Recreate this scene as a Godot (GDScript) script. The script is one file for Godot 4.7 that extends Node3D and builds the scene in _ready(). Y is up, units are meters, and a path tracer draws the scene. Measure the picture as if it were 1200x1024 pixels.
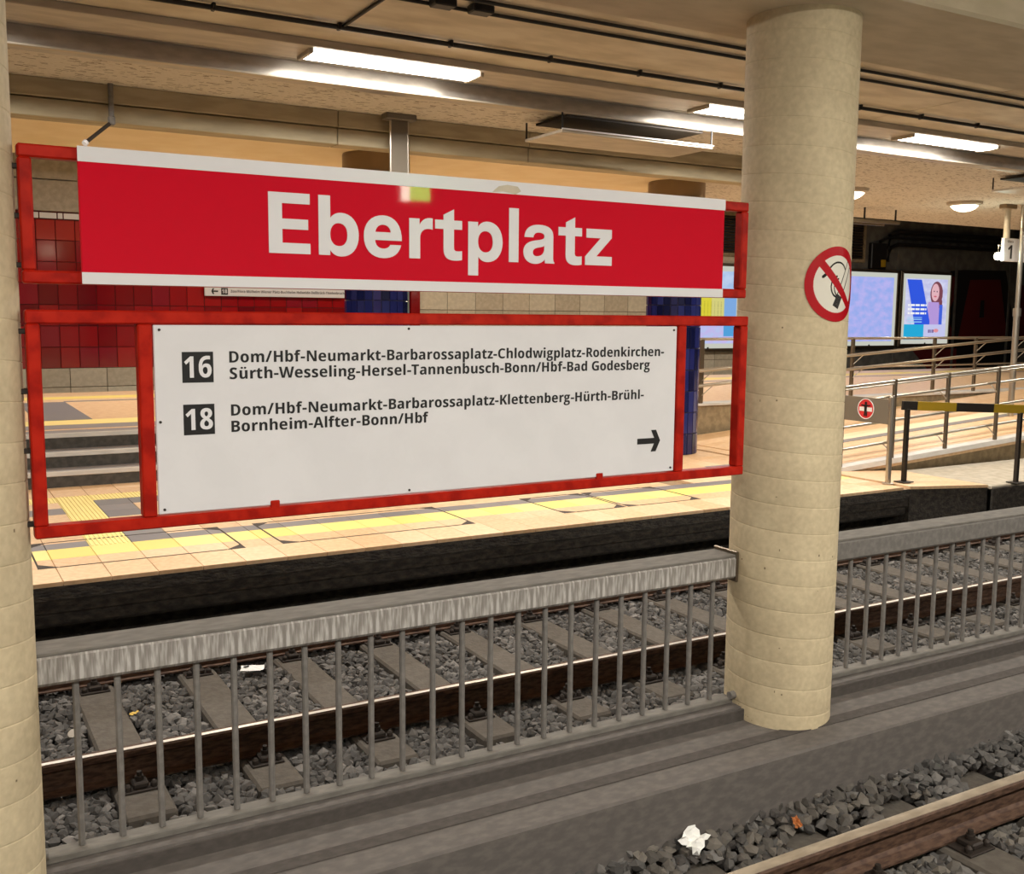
extends Node3D
# An underground tram stop seen across two tracks. x runs along the tracks, y is up (0 = top of the rails), z points to the viewer. Metres.

var M := {}
var rng := RandomNumberGenerator.new()
var cache := {}
var taken := {}

# ---------------------------------------------------------------- light, camera
const LAMP_ROW := [-0.95, 2.41, 5.89, 8.48, 11.96, 15.44]   # left ends of the tubes over the far platform edge
const LAMP_LEN := 1.31
const LAMP_COLOR := Color(1.0, 0.985, 0.955)
const WARM := Color(1.0, 0.92, 0.78)

func stage():
	var cam := Camera3D.new(); cam.name = "camera"
	cam.position = Vector3(0, 2.17, 0)
	cam.rotation_degrees = Vector3(-6.775, -30.047, 0.507)
	cam.fov = rad_to_deg(2.0 * atan(512.0 / 1202.0)); cam.near = 0.05; cam.far = 200.0
	add_child(cam); cam.current = true
	var env := Environment.new()
	env.background_mode = Environment.BG_COLOR; env.background_color = Color(0, 0, 0)
	env.tonemap_mode = Environment.TONE_MAPPER_LINEAR
	env.tonemap_exposure = 1.0
	env.sdfgi_enabled = true; env.ssao_enabled = true; env.ssil_enabled = true
	var we := WorldEnvironment.new(); we.name = "environment"; we.environment = env; add_child(we)

func area_light(parent: Node3D, at: Vector3, size: Vector2, energy: float, color: Color, turn := Vector3(-90, 0, 0)):
	var l := AreaLight3D.new(); l.name = "lamp_light"
	l.area_size = size; l.light_energy = energy; l.light_color = color
	l.position = at; l.rotation_degrees = turn; l.shadow_enabled = true
	l.set("area_range", 60.0); l.set("area_attenuation", 2.0)
	parent.add_child(l, true)

# ---------------------------------------------------------------- nodes
func numbered(called: String) -> String:
	var n: int = taken.get(called, 0)
	taken[called] = n + 1
	return called if n == 0 else "%s_%03d" % [called, n]

func thing(called: String, label: String, category: String, at := Vector3.ZERO, group := "") -> Node3D:
	var o := Node3D.new(); o.name = numbered(called); add_child(o)
	o.position = at
	o.set_meta("label", label); o.set_meta("category", category)
	if group: o.set_meta("group", group)
	return o

func obj(called: String, mesh: Mesh, m: Material, parent: Node = self, at := Vector3.ZERO, turn := Vector3.ZERO) -> MeshInstance3D:
	var o := MeshInstance3D.new()
	o.name = numbered(called) if parent == self else called
	o.mesh = mesh; o.material_override = m; o.position = at; o.rotation_degrees = turn
	o.cast_shadow = GeometryInstance3D.SHADOW_CASTING_SETTING_ON
	parent.add_child(o, true)
	return o

func tag(o: Node, label: String, category: String, group := ""):
	o.set_meta("label", label); o.set_meta("category", category)
	if group: o.set_meta("group", group)

func struct(called: String, mesh: Mesh, m: Material, label: String, at := Vector3.ZERO) -> MeshInstance3D:
	var o := obj(called, mesh, m, self, at)
	o.set_meta("kind", "structure"); o.set_meta("label", label)
	return o

# ---------------------------------------------------------------- shapes
func begin() -> SurfaceTool:
	var st := SurfaceTool.new(); st.begin(Mesh.PRIMITIVE_TRIANGLES); return st

func done(st: SurfaceTool) -> ArrayMesh:
	st.generate_normals()
	return st.commit()

func tri(st: SurfaceTool, a: Vector3, b: Vector3, c: Vector3, out: Vector3):
	if (c - a).cross(b - a).dot(out) < 0.0:
		var t := b; b = c; c = t
	for v in [a, b, c]: st.add_vertex(v)

func quad(st: SurfaceTool, a: Vector3, b: Vector3, c: Vector3, d: Vector3, out: Vector3):
	tri(st, a, b, c, out); tri(st, a, c, d, out)

# a box with chamfered edges
func add_box(st: SurfaceTool, c: Vector3, s: Vector3, bev := 0.0, basis := Basis.IDENTITY):
	st.set_smooth_group(-1)
	var h := s / 2.0
	var e := minf(bev, minf(h.x, minf(h.y, h.z)) * 0.49)
	var put := func(v: Vector3) -> Vector3: return c + basis * v
	if e <= 0.0:
		for ax in 3:
			for sg in [-1.0, 1.0]:
				var n := Vector3.ZERO; n[ax] = sg
				var u := (ax + 1) % 3; var w := (ax + 2) % 3
				var p := []
				for k in [[-1, -1], [1, -1], [1, 1], [-1, 1]]:
					var v := Vector3.ZERO; v[ax] = sg * h[ax]; v[u] = k[0] * h[u]; v[w] = k[1] * h[w]
					p.append(put.call(v))
				quad(st, p[0], p[1], p[2], p[3], basis * n)
		return
	for ax in 3:
		var u := (ax + 1) % 3; var w := (ax + 2) % 3
		for sg in [-1.0, 1.0]:
			var n := Vector3.ZERO; n[ax] = sg
			var p := []
			for k in [[-1, -1], [1, -1], [1, 1], [-1, 1]]:
				var v := Vector3.ZERO; v[ax] = sg * h[ax]; v[u] = k[0] * (h[u] - e); v[w] = k[1] * (h[w] - e)
				p.append(put.call(v))
			quad(st, p[0], p[1], p[2], p[3], basis * n)
		for su in [-1.0, 1.0]:
			for sw in [-1.0, 1.0]:
				var q := []
				for k in [[0, -1], [1, -1], [1, 1], [0, 1]]:
					var v := Vector3.ZERO; v[ax] = k[1] * (h[ax] - e)
					v[u] = su * (h[u] if k[0] == 0 else h[u] - e)
					v[w] = sw * (h[w] - e if k[0] == 0 else h[w])
					q.append(put.call(v))
				var n2 := Vector3.ZERO; n2[u] = su; n2[w] = sw
				quad(st, q[0], q[1], q[2], q[3], basis * n2)
	for sx in [-1.0, 1.0]:
		for sy in [-1.0, 1.0]:
			for sz in [-1.0, 1.0]:
				var g := Vector3(sx, sy, sz)
				tri(st, put.call(g * Vector3(h.x, h.y - e, h.z - e)), put.call(g * Vector3(h.x - e, h.y, h.z - e)), put.call(g * Vector3(h.x - e, h.y - e, h.z)), basis * g)

func box(s: Vector3, bev := 0.0) -> ArrayMesh:
	var key := "b%.4f,%.4f,%.4f,%.4f" % [s.x, s.y, s.z, bev]
	if not cache.has(key):
		var st := begin(); add_box(st, Vector3.ZERO, s, bev); cache[key] = done(st)
	return cache[key]

# box by its two corners, mesh in place
func span(a: Vector3, b: Vector3, bev := 0.0) -> ArrayMesh:
	var st := begin(); add_box(st, (a + b) / 2.0, (b - a).abs(), bev); return done(st)

# tube along a list of points
func add_tube(st: SurfaceTool, pts: Array, r: float, n := 8, caps := true, r2 := -1.0):
	if r2 < 0: r2 = r
	var rings := []
	for i in pts.size():
		var p: Vector3 = pts[i]
		var d: Vector3 = (pts[min(i + 1, pts.size() - 1)] - pts[max(i - 1, 0)]).normalized()
		var side := d.cross(Vector3.UP if absf(d.y) < 0.9 else Vector3.RIGHT).normalized()
		var up := side.cross(d)
		var ring := []
		var rr := lerpf(r, r2, float(i) / maxf(1.0, pts.size() - 1.0))
		for k in n:
			var a := TAU * k / n
			ring.append(p + (side * cos(a) + up * sin(a)) * rr)
		rings.append(ring)
	st.set_smooth_group(1)
	for i in pts.size() - 1:
		var mid: Vector3 = (pts[i] + pts[i + 1]) / 2.0
		for k in n:
			var a: Vector3 = rings[i][k]; var b: Vector3 = rings[i][(k + 1) % n]
			var c: Vector3 = rings[i + 1][(k + 1) % n]; var e: Vector3 = rings[i + 1][k]
			quad(st, a, b, c, e, (a + b + c + e) / 4.0 - mid)
	if caps:
		st.set_smooth_group(-1)
		for i in [0, pts.size() - 1]:
			var o: Vector3 = (pts[0] - pts[1]) if i == 0 else (pts[i] - pts[i - 1])
			for k in n - 2: tri(st, rings[i][0], rings[i][k + 1], rings[i][k + 2], o)

func tube(pts: Array, r: float, n := 8) -> ArrayMesh:
	var st := begin(); add_tube(st, pts, r, n); return done(st)

# solid of revolution round y: profile of (radius, height)
func lathe(prof: Array, n := 24) -> ArrayMesh:
	var st := begin()
	for i in prof.size() - 1:
		st.set_smooth_group(i + 1)
		var p: Vector2 = prof[i]; var q: Vector2 = prof[i + 1]
		var nn := Vector2(q.y - p.y, p.x - q.x)   # outward for a profile that runs upwards
		for k in n:
			var a := TAU * k / n; var b := TAU * (k + 1) / n
			var A := Vector3(cos(a) * p.x, p.y, sin(a) * p.x); var B := Vector3(cos(b) * p.x, p.y, sin(b) * p.x)
			var C := Vector3(cos(b) * q.x, q.y, sin(b) * q.x); var D := Vector3(cos(a) * q.x, q.y, sin(a) * q.x)
			var m := (a + b) / 2.0
			var out := Vector3(cos(m) * nn.x, nn.y, sin(m) * nn.x)
			if p.x < 1e-5: tri(st, A, C, D, out)
			elif q.x < 1e-5: tri(st, A, B, C, out)
			else: quad(st, A, B, C, D, out)
	return done(st)

# polygon in (z, y), swept along x
func sweep_x(poly: PackedVector2Array, x0: float, x1: float) -> ArrayMesh:
	var st := begin(); st.set_smooth_group(-1)
	var ccw := 1.0 if not Geometry2D.is_polygon_clockwise(poly) else -1.0
	for i in poly.size():
		var p := poly[i]; var q := poly[(i + 1) % poly.size()]
		var nn := Vector2(q.y - p.y, p.x - q.x) * ccw
		quad(st, Vector3(x0, p.y, p.x), Vector3(x1, p.y, p.x), Vector3(x1, q.y, q.x), Vector3(x0, q.y, q.x), Vector3(0, nn.y, nn.x))
	var t := Geometry2D.triangulate_polygon(poly)
	for i in range(0, t.size(), 3):
		for e in [[x0, -1.0], [x1, 1.0]]:
			tri(st, Vector3(e[0], poly[t[i]].y, poly[t[i]].x), Vector3(e[0], poly[t[i + 1]].y, poly[t[i + 1]].x), Vector3(e[0], poly[t[i + 2]].y, poly[t[i + 2]].x), Vector3(e[1], 0, 0))
	return done(st)

# polygon in (x, y) given thickness along z, front face at z = 0
func plate(poly: PackedVector2Array, thick: float) -> ArrayMesh:
	var st := begin(); add_plate(st, poly, thick); return done(st)

func add_plate(st: SurfaceTool, poly: PackedVector2Array, thick: float, z0 := 0.0):
	st.set_smooth_group(-1)
	var t := Geometry2D.triangulate_polygon(poly)
	for i in range(0, t.size(), 3):
		for e in [[z0, 1.0], [z0 - thick, -1.0]]:
			tri(st, Vector3(poly[t[i]].x, poly[t[i]].y, e[0]), Vector3(poly[t[i + 1]].x, poly[t[i + 1]].y, e[0]), Vector3(poly[t[i + 2]].x, poly[t[i + 2]].y, e[0]), Vector3(0, 0, e[1]))
	var ccw := 1.0 if not Geometry2D.is_polygon_clockwise(poly) else -1.0
	for i in poly.size():
		var p := poly[i]; var q := poly[(i + 1) % poly.size()]
		quad(st, Vector3(p.x, p.y, z0), Vector3(q.x, q.y, z0), Vector3(q.x, q.y, z0 - thick), Vector3(p.x, p.y, z0 - thick), Vector3(q.y - p.y, p.x - q.x, 0) * ccw)

# flat polygon in (x, z) with a thickness downwards, top at y = 0
func add_slab(st: SurfaceTool, poly: PackedVector2Array, thick: float):
	st.set_smooth_group(-1)
	var t := Geometry2D.triangulate_polygon(poly)
	for i in range(0, t.size(), 3):
		for e in [[0.0, 1.0], [-thick, -1.0]]:
			tri(st, Vector3(poly[t[i]].x, e[0], poly[t[i]].y), Vector3(poly[t[i + 1]].x, e[0], poly[t[i + 1]].y), Vector3(poly[t[i + 2]].x, e[0], poly[t[i + 2]].y), Vector3(0, e[1], 0))
	var ccw := 1.0 if not Geometry2D.is_polygon_clockwise(poly) else -1.0
	for i in poly.size():
		var p := poly[i]; var q := poly[(i + 1) % poly.size()]
		quad(st, Vector3(p.x, 0, p.y), Vector3(q.x, 0, q.y), Vector3(q.x, -thick, q.y), Vector3(p.x, -thick, p.y), Vector3(q.y - p.y, 0, p.x - q.x) * ccw)

func P(a: Array) -> PackedVector2Array:
	var p := PackedVector2Array()
	for i in range(0, a.size(), 2): p.append(Vector2(a[i], a[i + 1]))
	return p

# outline of a letter: list of contours; numbers in fours of points: [x, y] a corner, [x1, y1, x2, y2, x, y] a cubic curve
func contour(cmds: Array) -> PackedVector2Array:
	var p := PackedVector2Array()
	for c in cmds:
		if c.size() == 2: p.append(Vector2(c[0], c[1]))
		else:
			var s := p[p.size() - 1]
			for k in range(1, 9):
				p.append(s.bezier_interpolate(Vector2(c[0], c[1]), Vector2(c[2], c[3]), Vector2(c[4], c[5]), k / 8.0))
	if p[0].distance_to(p[p.size() - 1]) < 0.5: p.remove_at(p.size() - 1)
	return p

func with_hole(outer: PackedVector2Array, hole: PackedVector2Array) -> PackedVector2Array:
	# join the two contours by a thin slit at the top of the hole
	if Geometry2D.is_polygon_clockwise(outer) == Geometry2D.is_polygon_clockwise(hole): hole.reverse()
	var bi := 0; var bj := 0; var best := 1e9
	for i in outer.size():
		for j in hole.size():
			var d := outer[i].distance_to(hole[j]) + (0.0 if outer[i].y > hole[j].y + 20 else 1e6) + absf(outer[i].x - hole[j].x) * 2.0
			if d < best: best = d; bi = i; bj = j
	var out := PackedVector2Array()
	for i in bi + 1: out.append(outer[i])
	for j in hole.size(): out.append(hole[(bj + j) % hole.size()])
	out.append(hole[bj] + (hole[(bj + hole.size() - 1) % hole.size()] - hole[bj]).normalized() * 0.5)
	out.append(outer[bi] + (outer[(bi + 1) % outer.size()] - outer[bi]).normalized() * 0.5)
	for i in range(bi + 1, outer.size()): out.append(outer[i])
	return out

func text_mesh(text: String, bold := true) -> TextMesh:
	var f := SystemFont.new(); f.font_names = PackedStringArray(["Droid Sans"]); f.font_weight = 700 if bold else 400
	var t := TextMesh.new(); t.text = text; t.font = f; t.font_size = 64; t.pixel_size = 0.01; t.depth = 0.02
	t.curve_step = 2.0
	return t

# text fitted into a rectangle of the plane z = z0 (x0..x1, cap height h on the baseline y0)
func lettering(called: String, text: String, m: Material, parent: Node3D, x0: float, x1: float, y0: float, h: float, z0: float, bold := true) -> MeshInstance3D:
	var t := text_mesh(text, bold)
	var ref := text_mesh("H", bold)
	var box3 := t.get_aabb(); var capb := ref.get_aabb()
	var o := obj(called, t, m, parent)
	var sx := (x1 - x0) / box3.size.x; var sy := h / capb.size.y
	o.scale = Vector3(sx, sy, 0.05)
	o.position = Vector3(x0 - box3.position.x * sx, y0 - capb.position.y * sy, z0)
	return o

# ---------------------------------------------------------------- materials
func noise_tex(freq: float, seed_: int, cols: Array, size := 512, octaves := 5, kind := FastNoiseLite.TYPE_SIMPLEX_SMOOTH) -> NoiseTexture2D:
	var n := FastNoiseLite.new(); n.noise_type = kind; n.seed = seed_; n.frequency = freq; n.fractal_octaves = octaves
	var t := NoiseTexture2D.new(); t.width = size; t.height = size; t.seamless = true; t.noise = n
	var g := Gradient.new()
	var offs := PackedFloat32Array(); var cc := PackedColorArray()
	for i in cols.size():
		offs.append(0.25 + 0.5 * i / (cols.size() - 1.0)); cc.append(cols[i])
	g.offsets = offs; g.colors = cc
	t.color_ramp = g
	return t

func rgb(r: float, g: float, b: float) -> Color: return Color(r / 255.0, g / 255.0, b / 255.0)

func plain(c: Color, rough := 0.6, metal := 0.0) -> StandardMaterial3D:
	var m := StandardMaterial3D.new(); m.albedo_color = c; m.roughness = rough; m.metallic = metal
	return m

func noisy(cols: Array, scale: Vector3, rough := 0.8, freq := 0.012, seed_ := 1, metal := 0.0, bump := 0.0, world := true) -> StandardMaterial3D:
	var m := StandardMaterial3D.new(); m.albedo_texture = noise_tex(freq, seed_, cols); m.roughness = rough; m.metallic = metal
	m.uv1_triplanar = true; m.uv1_world_triplanar = world; m.uv1_scale = scale
	if bump > 0.0:
		m.heightmap_enabled = true; m.heightmap_scale = bump; m.heightmap_texture = noise_tex(freq * 2.5, seed_ + 7, [Color.BLACK, Color.WHITE])
	return m

func glow(c: Color, energy: float) -> StandardMaterial3D:
	var m := StandardMaterial3D.new(); m.albedo_color = c; m.roughness = 0.4
	m.emission_enabled = true; m.emission = c; m.emission_energy_multiplier = energy
	return m

func materials():
	var one := Vector3.ONE
	M.column = column_material()
	M.plinth = noisy([rgb(92, 86, 81), rgb(99, 92, 87), rgb(106, 99, 93)], Vector3(0.7, 1.4, 1.4), 0.8, 0.03, 3)
	M.slab = noisy([rgb(196, 182, 156), rgb(210, 196, 171), rgb(220, 208, 184)], Vector3(0.25, 0.6, 0.6), 0.55, 0.01, 5)
	M.beam = noisy([rgb(186, 170, 142), rgb(200, 184, 156)], Vector3(0.35, 0.9, 0.9), 0.7, 0.012, 6)
	M.fascia = noisy([rgb(166, 152, 124), rgb(182, 168, 138)], Vector3(0.3, 1.5, 1.5), 0.75, 0.012, 8)
	M.soffit = noisy([rgb(236, 214, 172), rgb(242, 222, 184)], one * 0.4, 0.8, 0.01, 9)
	M.acoustic = acoustic_material()
	M.dark_wall = noisy([rgb(88, 87, 82), rgb(108, 106, 99)], one * 0.35, 0.9, 0.012, 11)
	M.pit = noisy([rgb(40, 37, 34), rgb(56, 52, 47)], one * 0.7, 0.95, 0.015, 12)
	M.edge = noisy([rgb(40, 36, 32), rgb(56, 51, 45), rgb(68, 62, 54)], Vector3(0.8, 1.6, 1.6), 0.9, 0.02, 13, 0.0, 0.3)
	M.shell = plain(rgb(150, 148, 144), 0.9)
	M.floor_near = plain(rgb(168, 164, 158), 0.7)
	M.slab_near = plain(rgb(206, 202, 194), 0.8)
	M.dark_strip = noisy([rgb(70, 64, 59), rgb(80, 73, 68)], Vector3(1.0, 2.0, 2.0), 0.9, 0.03, 14)  # darker tone for the two strips along the plinth
	M.tiles = []
	for c in [[rgb(220, 182, 140), rgb(230, 196, 156)], [rgb(212, 173, 130), rgb(224, 188, 148)], [rgb(226, 190, 150), rgb(234, 202, 166)]]:
		M.tiles.append(noisy(c, one * 1.6, 0.42, 0.02, 20 + M.tiles.size()))
	M.yellow = [plain(rgb(244, 220, 132), 0.5), plain(rgb(238, 212, 118), 0.5), plain(rgb(246, 224, 142), 0.5)]
	M.grey_tile = [plain(rgb(128, 122, 122), 0.55), plain(rgb(118, 113, 114), 0.55)]
	M.cream_tile = plain(rgb(234, 220, 186), 0.5)
	M.tactile = plain(rgb(246, 228, 150), 0.6)
	M.joint = plain(rgb(150, 124, 96), 0.9)
	M.hatch = plain(rgb(62, 54, 48), 0.8)
	M.floor_far = noisy([rgb(218, 180, 138), rgb(230, 196, 156)], one * 0.8, 0.4, 0.02, 25)
	M.ballast = []
	for c in [rgb(78, 73, 67), rgb(92, 86, 79), rgb(106, 99, 90), rgb(68, 63, 59)]:
		M.ballast.append(plain(c, 0.85))
	M.ballast_mix = plain(Color.WHITE, 0.85); M.ballast_mix.vertex_color_use_as_albedo = true
	M.sleeper = noisy([rgb(82, 75, 67), rgb(93, 86, 77)], one * 1.3, 0.9, 0.02, 30, 0.0, 0.1)
	M.rust = noisy([rgb(64, 44, 33), rgb(84, 60, 45), rgb(98, 74, 58)], Vector3(1.2, 4, 4), 0.7, 0.02, 31, 0.25)
	M.rail_top = plain(rgb(226, 220, 212), 0.38, 0.6)
	M.rail_dull = noisy([rgb(172, 158, 140), rgb(200, 186, 166)], Vector3(0.8, 2, 2), 0.4, 0.012, 32, 0.4)
	M.iron = plain(rgb(52, 44, 38), 0.65, 0.4)
	M.galv = noisy([rgb(118, 113, 108), rgb(134, 129, 123)], one * 2.0, 0.55, 0.02, 33, 0.2)
	M.galv_dusty = noisy([rgb(104, 99, 92), rgb(120, 115, 107)], Vector3(0.8, 2, 2), 0.8, 0.02, 47)
	M.streak = noisy([rgb(140, 133, 126), rgb(162, 156, 149), rgb(196, 191, 185)], Vector3(5.5, 0.6, 0.6), 0.55, 0.02, 34, 0.15)
	M.frame_red = noisy([rgb(150, 22, 10), rgb(172, 30, 14), rgb(182, 36, 18)], one * 1.5, 0.45, 0.012, 35); M.frame_red.metallic_specular = 0.25
	M.sign_red = plain(rgb(204, 6, 36), 0.5); M.sign_red.metallic_specular = 0.15; M.sign_red.clearcoat_enabled = true; M.sign_red.clearcoat = 0.6; M.sign_red.clearcoat_roughness = 0.03
	M.sign_white = plain(rgb(228, 225, 225), 0.2)
	M.panel_white = noisy([rgb(222, 219, 219), rgb(226, 223, 223)], one * 0.7, 0.3, 0.01, 36)
	M.black = plain(rgb(22, 20, 20), 0.4)
	M.cable = plain(rgb(20, 18, 17), 0.5)
	M.steel = plain(rgb(186, 178, 166), 0.28, 0.9)
	M.steel_dark = plain(rgb(120, 108, 92), 0.35, 0.8)
	M.white_metal = noisy([rgb(176, 164, 146), rgb(192, 180, 162)], Vector3(0.5, 2, 2), 0.45, 0.01, 37)
	M.reflector = noisy([rgb(172, 165, 156), rgb(186, 179, 170)], Vector3(0.8, 2.5, 2.5), 0.36, 0.012, 38, 0.6)
	M.lamp = glow(Color(1.0, 0.975, 0.93), 14.0)
	M.lamp_round = glow(Color(1.0, 0.95, 0.86), 5.0)
	M.bronze = plain(rgb(132, 112, 86), 0.32, 0.5)
	M.hanger = plain(rgb(112, 102, 88), 0.5)
	M.blue = [plain(rgb(20, 26, 74), 0.15), plain(rgb(28, 34, 92), 0.15), plain(rgb(14, 18, 56), 0.15), plain(rgb(38, 44, 100), 0.15)]
	M.grout = plain(rgb(60, 56, 70), 0.9)
	M.red_tile = [plain(rgb(150, 14, 18), 0.12), plain(rgb(128, 10, 14), 0.12), plain(rgb(110, 10, 16), 0.12), plain(rgb(164, 22, 22), 0.12), plain(rgb(138, 20, 34), 0.12)]
	M.red_grout = plain(rgb(78, 18, 16), 0.9)
	M.beige_tile = [noisy([rgb(190, 176, 152), rgb(202, 188, 164)], one * 0.8, 0.35, 0.02, 40), noisy([rgb(182, 168, 144), rgb(196, 182, 158)], one * 0.8, 0.35, 0.02, 41), noisy([rgb(196, 184, 160), rgb(208, 196, 172)], one * 0.8, 0.35, 0.02, 42)]
	M.beige_grout = plain(rgb(104, 92, 74), 0.9)
	M.step = noisy([rgb(64, 60, 54), rgb(82, 77, 70)], one, 0.85, 0.02, 43)
	M.nosing = noisy([rgb(196, 192, 186), rgb(208, 204, 198)], Vector3(0.6, 1.5, 1.5), 0.4, 0.01, 44)
	M.barrier_black = plain(rgb(34, 27, 21), 0.5)
	M.barrier_yellow = plain(rgb(168, 136, 24), 0.5)
	M.plate_grey = plain(rgb(112, 104, 92), 0.5)
	M.sign_warning = plain(rgb(206, 46, 50), 0.4)
	M.paper = plain(rgb(238, 236, 230), 0.9)
	M.ramp_wall = noisy([rgb(132, 116, 90), rgb(156, 138, 108)], one * 0.8, 0.85, 0.015, 45)
	M.pale_concrete = noisy([rgb(168, 158, 140), rgb(186, 176, 158)], one * 0.8, 0.8, 0.015, 46)
	M.graffiti_red = plain(rgb(92, 8, 8), 0.7)
	M.graffiti_black = plain(rgb(14, 11, 10), 0.8)
	M.ad_frame = plain(rgb(206, 206, 192), 0.5)

# pale concrete of the columns: fine grain, a few pits and the grimy patch at the foot
func column_material() -> StandardMaterial3D:
	var w := 512; var h := 1024
	var im := Image.create(w, h, false, Image.FORMAT_RGB8)
	var n := FastNoiseLite.new(); n.seed = 4; n.frequency = 0.012; n.fractal_octaves = 5
	var g := FastNoiseLite.new(); g.seed = 9; g.frequency = 0.09; g.fractal_octaves = 3
	for y in h:
		for x in w:
			var a := TAU * x / w
			var v := n.get_noise_3d(cos(a) * 80, sin(a) * 80, y) * 0.05 + g.get_noise_3d(cos(a) * 80, sin(a) * 80, y) * 0.05
			var c := Color(0.80 + v, 0.73 + v, 0.595 + v * 0.9)
			im.set_pixel(x, y, c)
	var r := RandomNumberGenerator.new(); r.seed = 77
	for k in 46:
		var x := r.randi() % w; var y := int(pow(r.randf(), 0.6) * h)
		im.fill_rect(Rect2i(x, y, 1 + r.randi() % 2, 1 + r.randi() % 3), Color(0.42, 0.36, 0.27))
	# grime: specks clustered at the foot (image bottom) on the side that meets the railing
	for k in 2600:
		var u := 0.545 + r.randfn(0.0, 0.035); var v := absf(r.randfn(0.0, 0.02))
		var x := int(u * w) % w; var y := h - 1 - int(v * h)
		if y > 0: im.set_pixel(x, y, im.get_pixel(x, y) * Color(0.55, 0.52, 0.5))
	var m := StandardMaterial3D.new(); m.albedo_texture = ImageTexture.create_from_image(im); m.roughness = 0.75
	return m

# mineral-fibre ceiling board: short fissures all over
func acoustic_material() -> StandardMaterial3D:
	var im := Image.create(512, 512, false, Image.FORMAT_RGB8)
	im.fill(rgb(208, 200, 188))
	var r := RandomNumberGenerator.new(); r.seed = 12
	for k in 2600:
		var x := r.randi() % 512; var y := r.randi() % 512
		var c := rgb(180, 169, 153) if k % 2 else rgb(220, 213, 202)
		im.fill_rect(Rect2i(x, y, 2 + r.randi() % 6, 2), c)
	for k in 420:
		var x := r.randi() % 490; var y := r.randi() % 508
		im.fill_rect(Rect2i(x, y, 8 + r.randi() % 11, 3), rgb(100, 84, 64))
	var m := StandardMaterial3D.new(); m.albedo_texture = ImageTexture.create_from_image(im); m.roughness = 0.95
	m.uv1_triplanar = true; m.uv1_world_triplanar = true; m.uv1_scale = Vector3.ONE * 0.6
	return m

# ================================================================ build
func _ready():
	rng.seed = 20240
	stage()
	materials()
	shell()
	divider()
	ceiling_parts()
	far_platform()
	raised_platform()
	ramp_side()
	far_wall()
	station_columns()
	railings()
	station_sign()
	tracks()
	lamps()
	small_things()

# ---------------------------------------------------------------- the shell of the station
func shell():
	struct("floor_track_bed", span(Vector3(-12, -0.75, -21), Vector3(36, -0.45, 5.4)), M.pit, "dark concrete floor under the tracks")
	# near platform, behind and below the viewer
	struct("floor_near_platform", span(Vector3(-12, -0.45, -0.72), Vector3(36, 0.41, 5.4)), M.floor_near, "beige floor of the near platform")
	struct("wall_near", span(Vector3(-12, -0.45, 5.4), Vector3(36, 5.5, 5.7)), M.shell, "plain cream wall behind the near platform")
	struct("wall_left", span(Vector3(-12.3, -0.75, -21), Vector3(-12, 5.5, 5.7)), M.shell, "end wall of the hall on the left")
	struct("wall_right", span(Vector3(36, -0.75, -21), Vector3(36.3, 5.5, 5.7)), M.dark_wall, "dark end wall of the hall on the right")

func divider():
	# stepped concrete strip between the tracks
	var p := P([-3.77, -0.45, -3.77, 0.272, -3.625, 0.272, -3.615, 0.21, -3.262, 0.18, -3.252, 0.17, -3.256, -0.45])
	struct("plinth_between_tracks", sweep_x(p, -12, 36), M.plinth, "stepped grey concrete plinth between the two tracks")
	struct("trim_kerb_face", span(Vector3(-12, 0.205, -3.62), Vector3(36, 0.266, -3.606), 0.003), M.dark_strip, "dark strip along the kerb under the railing")
	struct("trim_dark_band", sweep_x(P([-3.45, 0.185, -3.45, 0.2005, -3.39, 0.1955, -3.39, 0.185]), -12, 36), M.dark_strip, "dark band along the top of the plinth")

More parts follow.
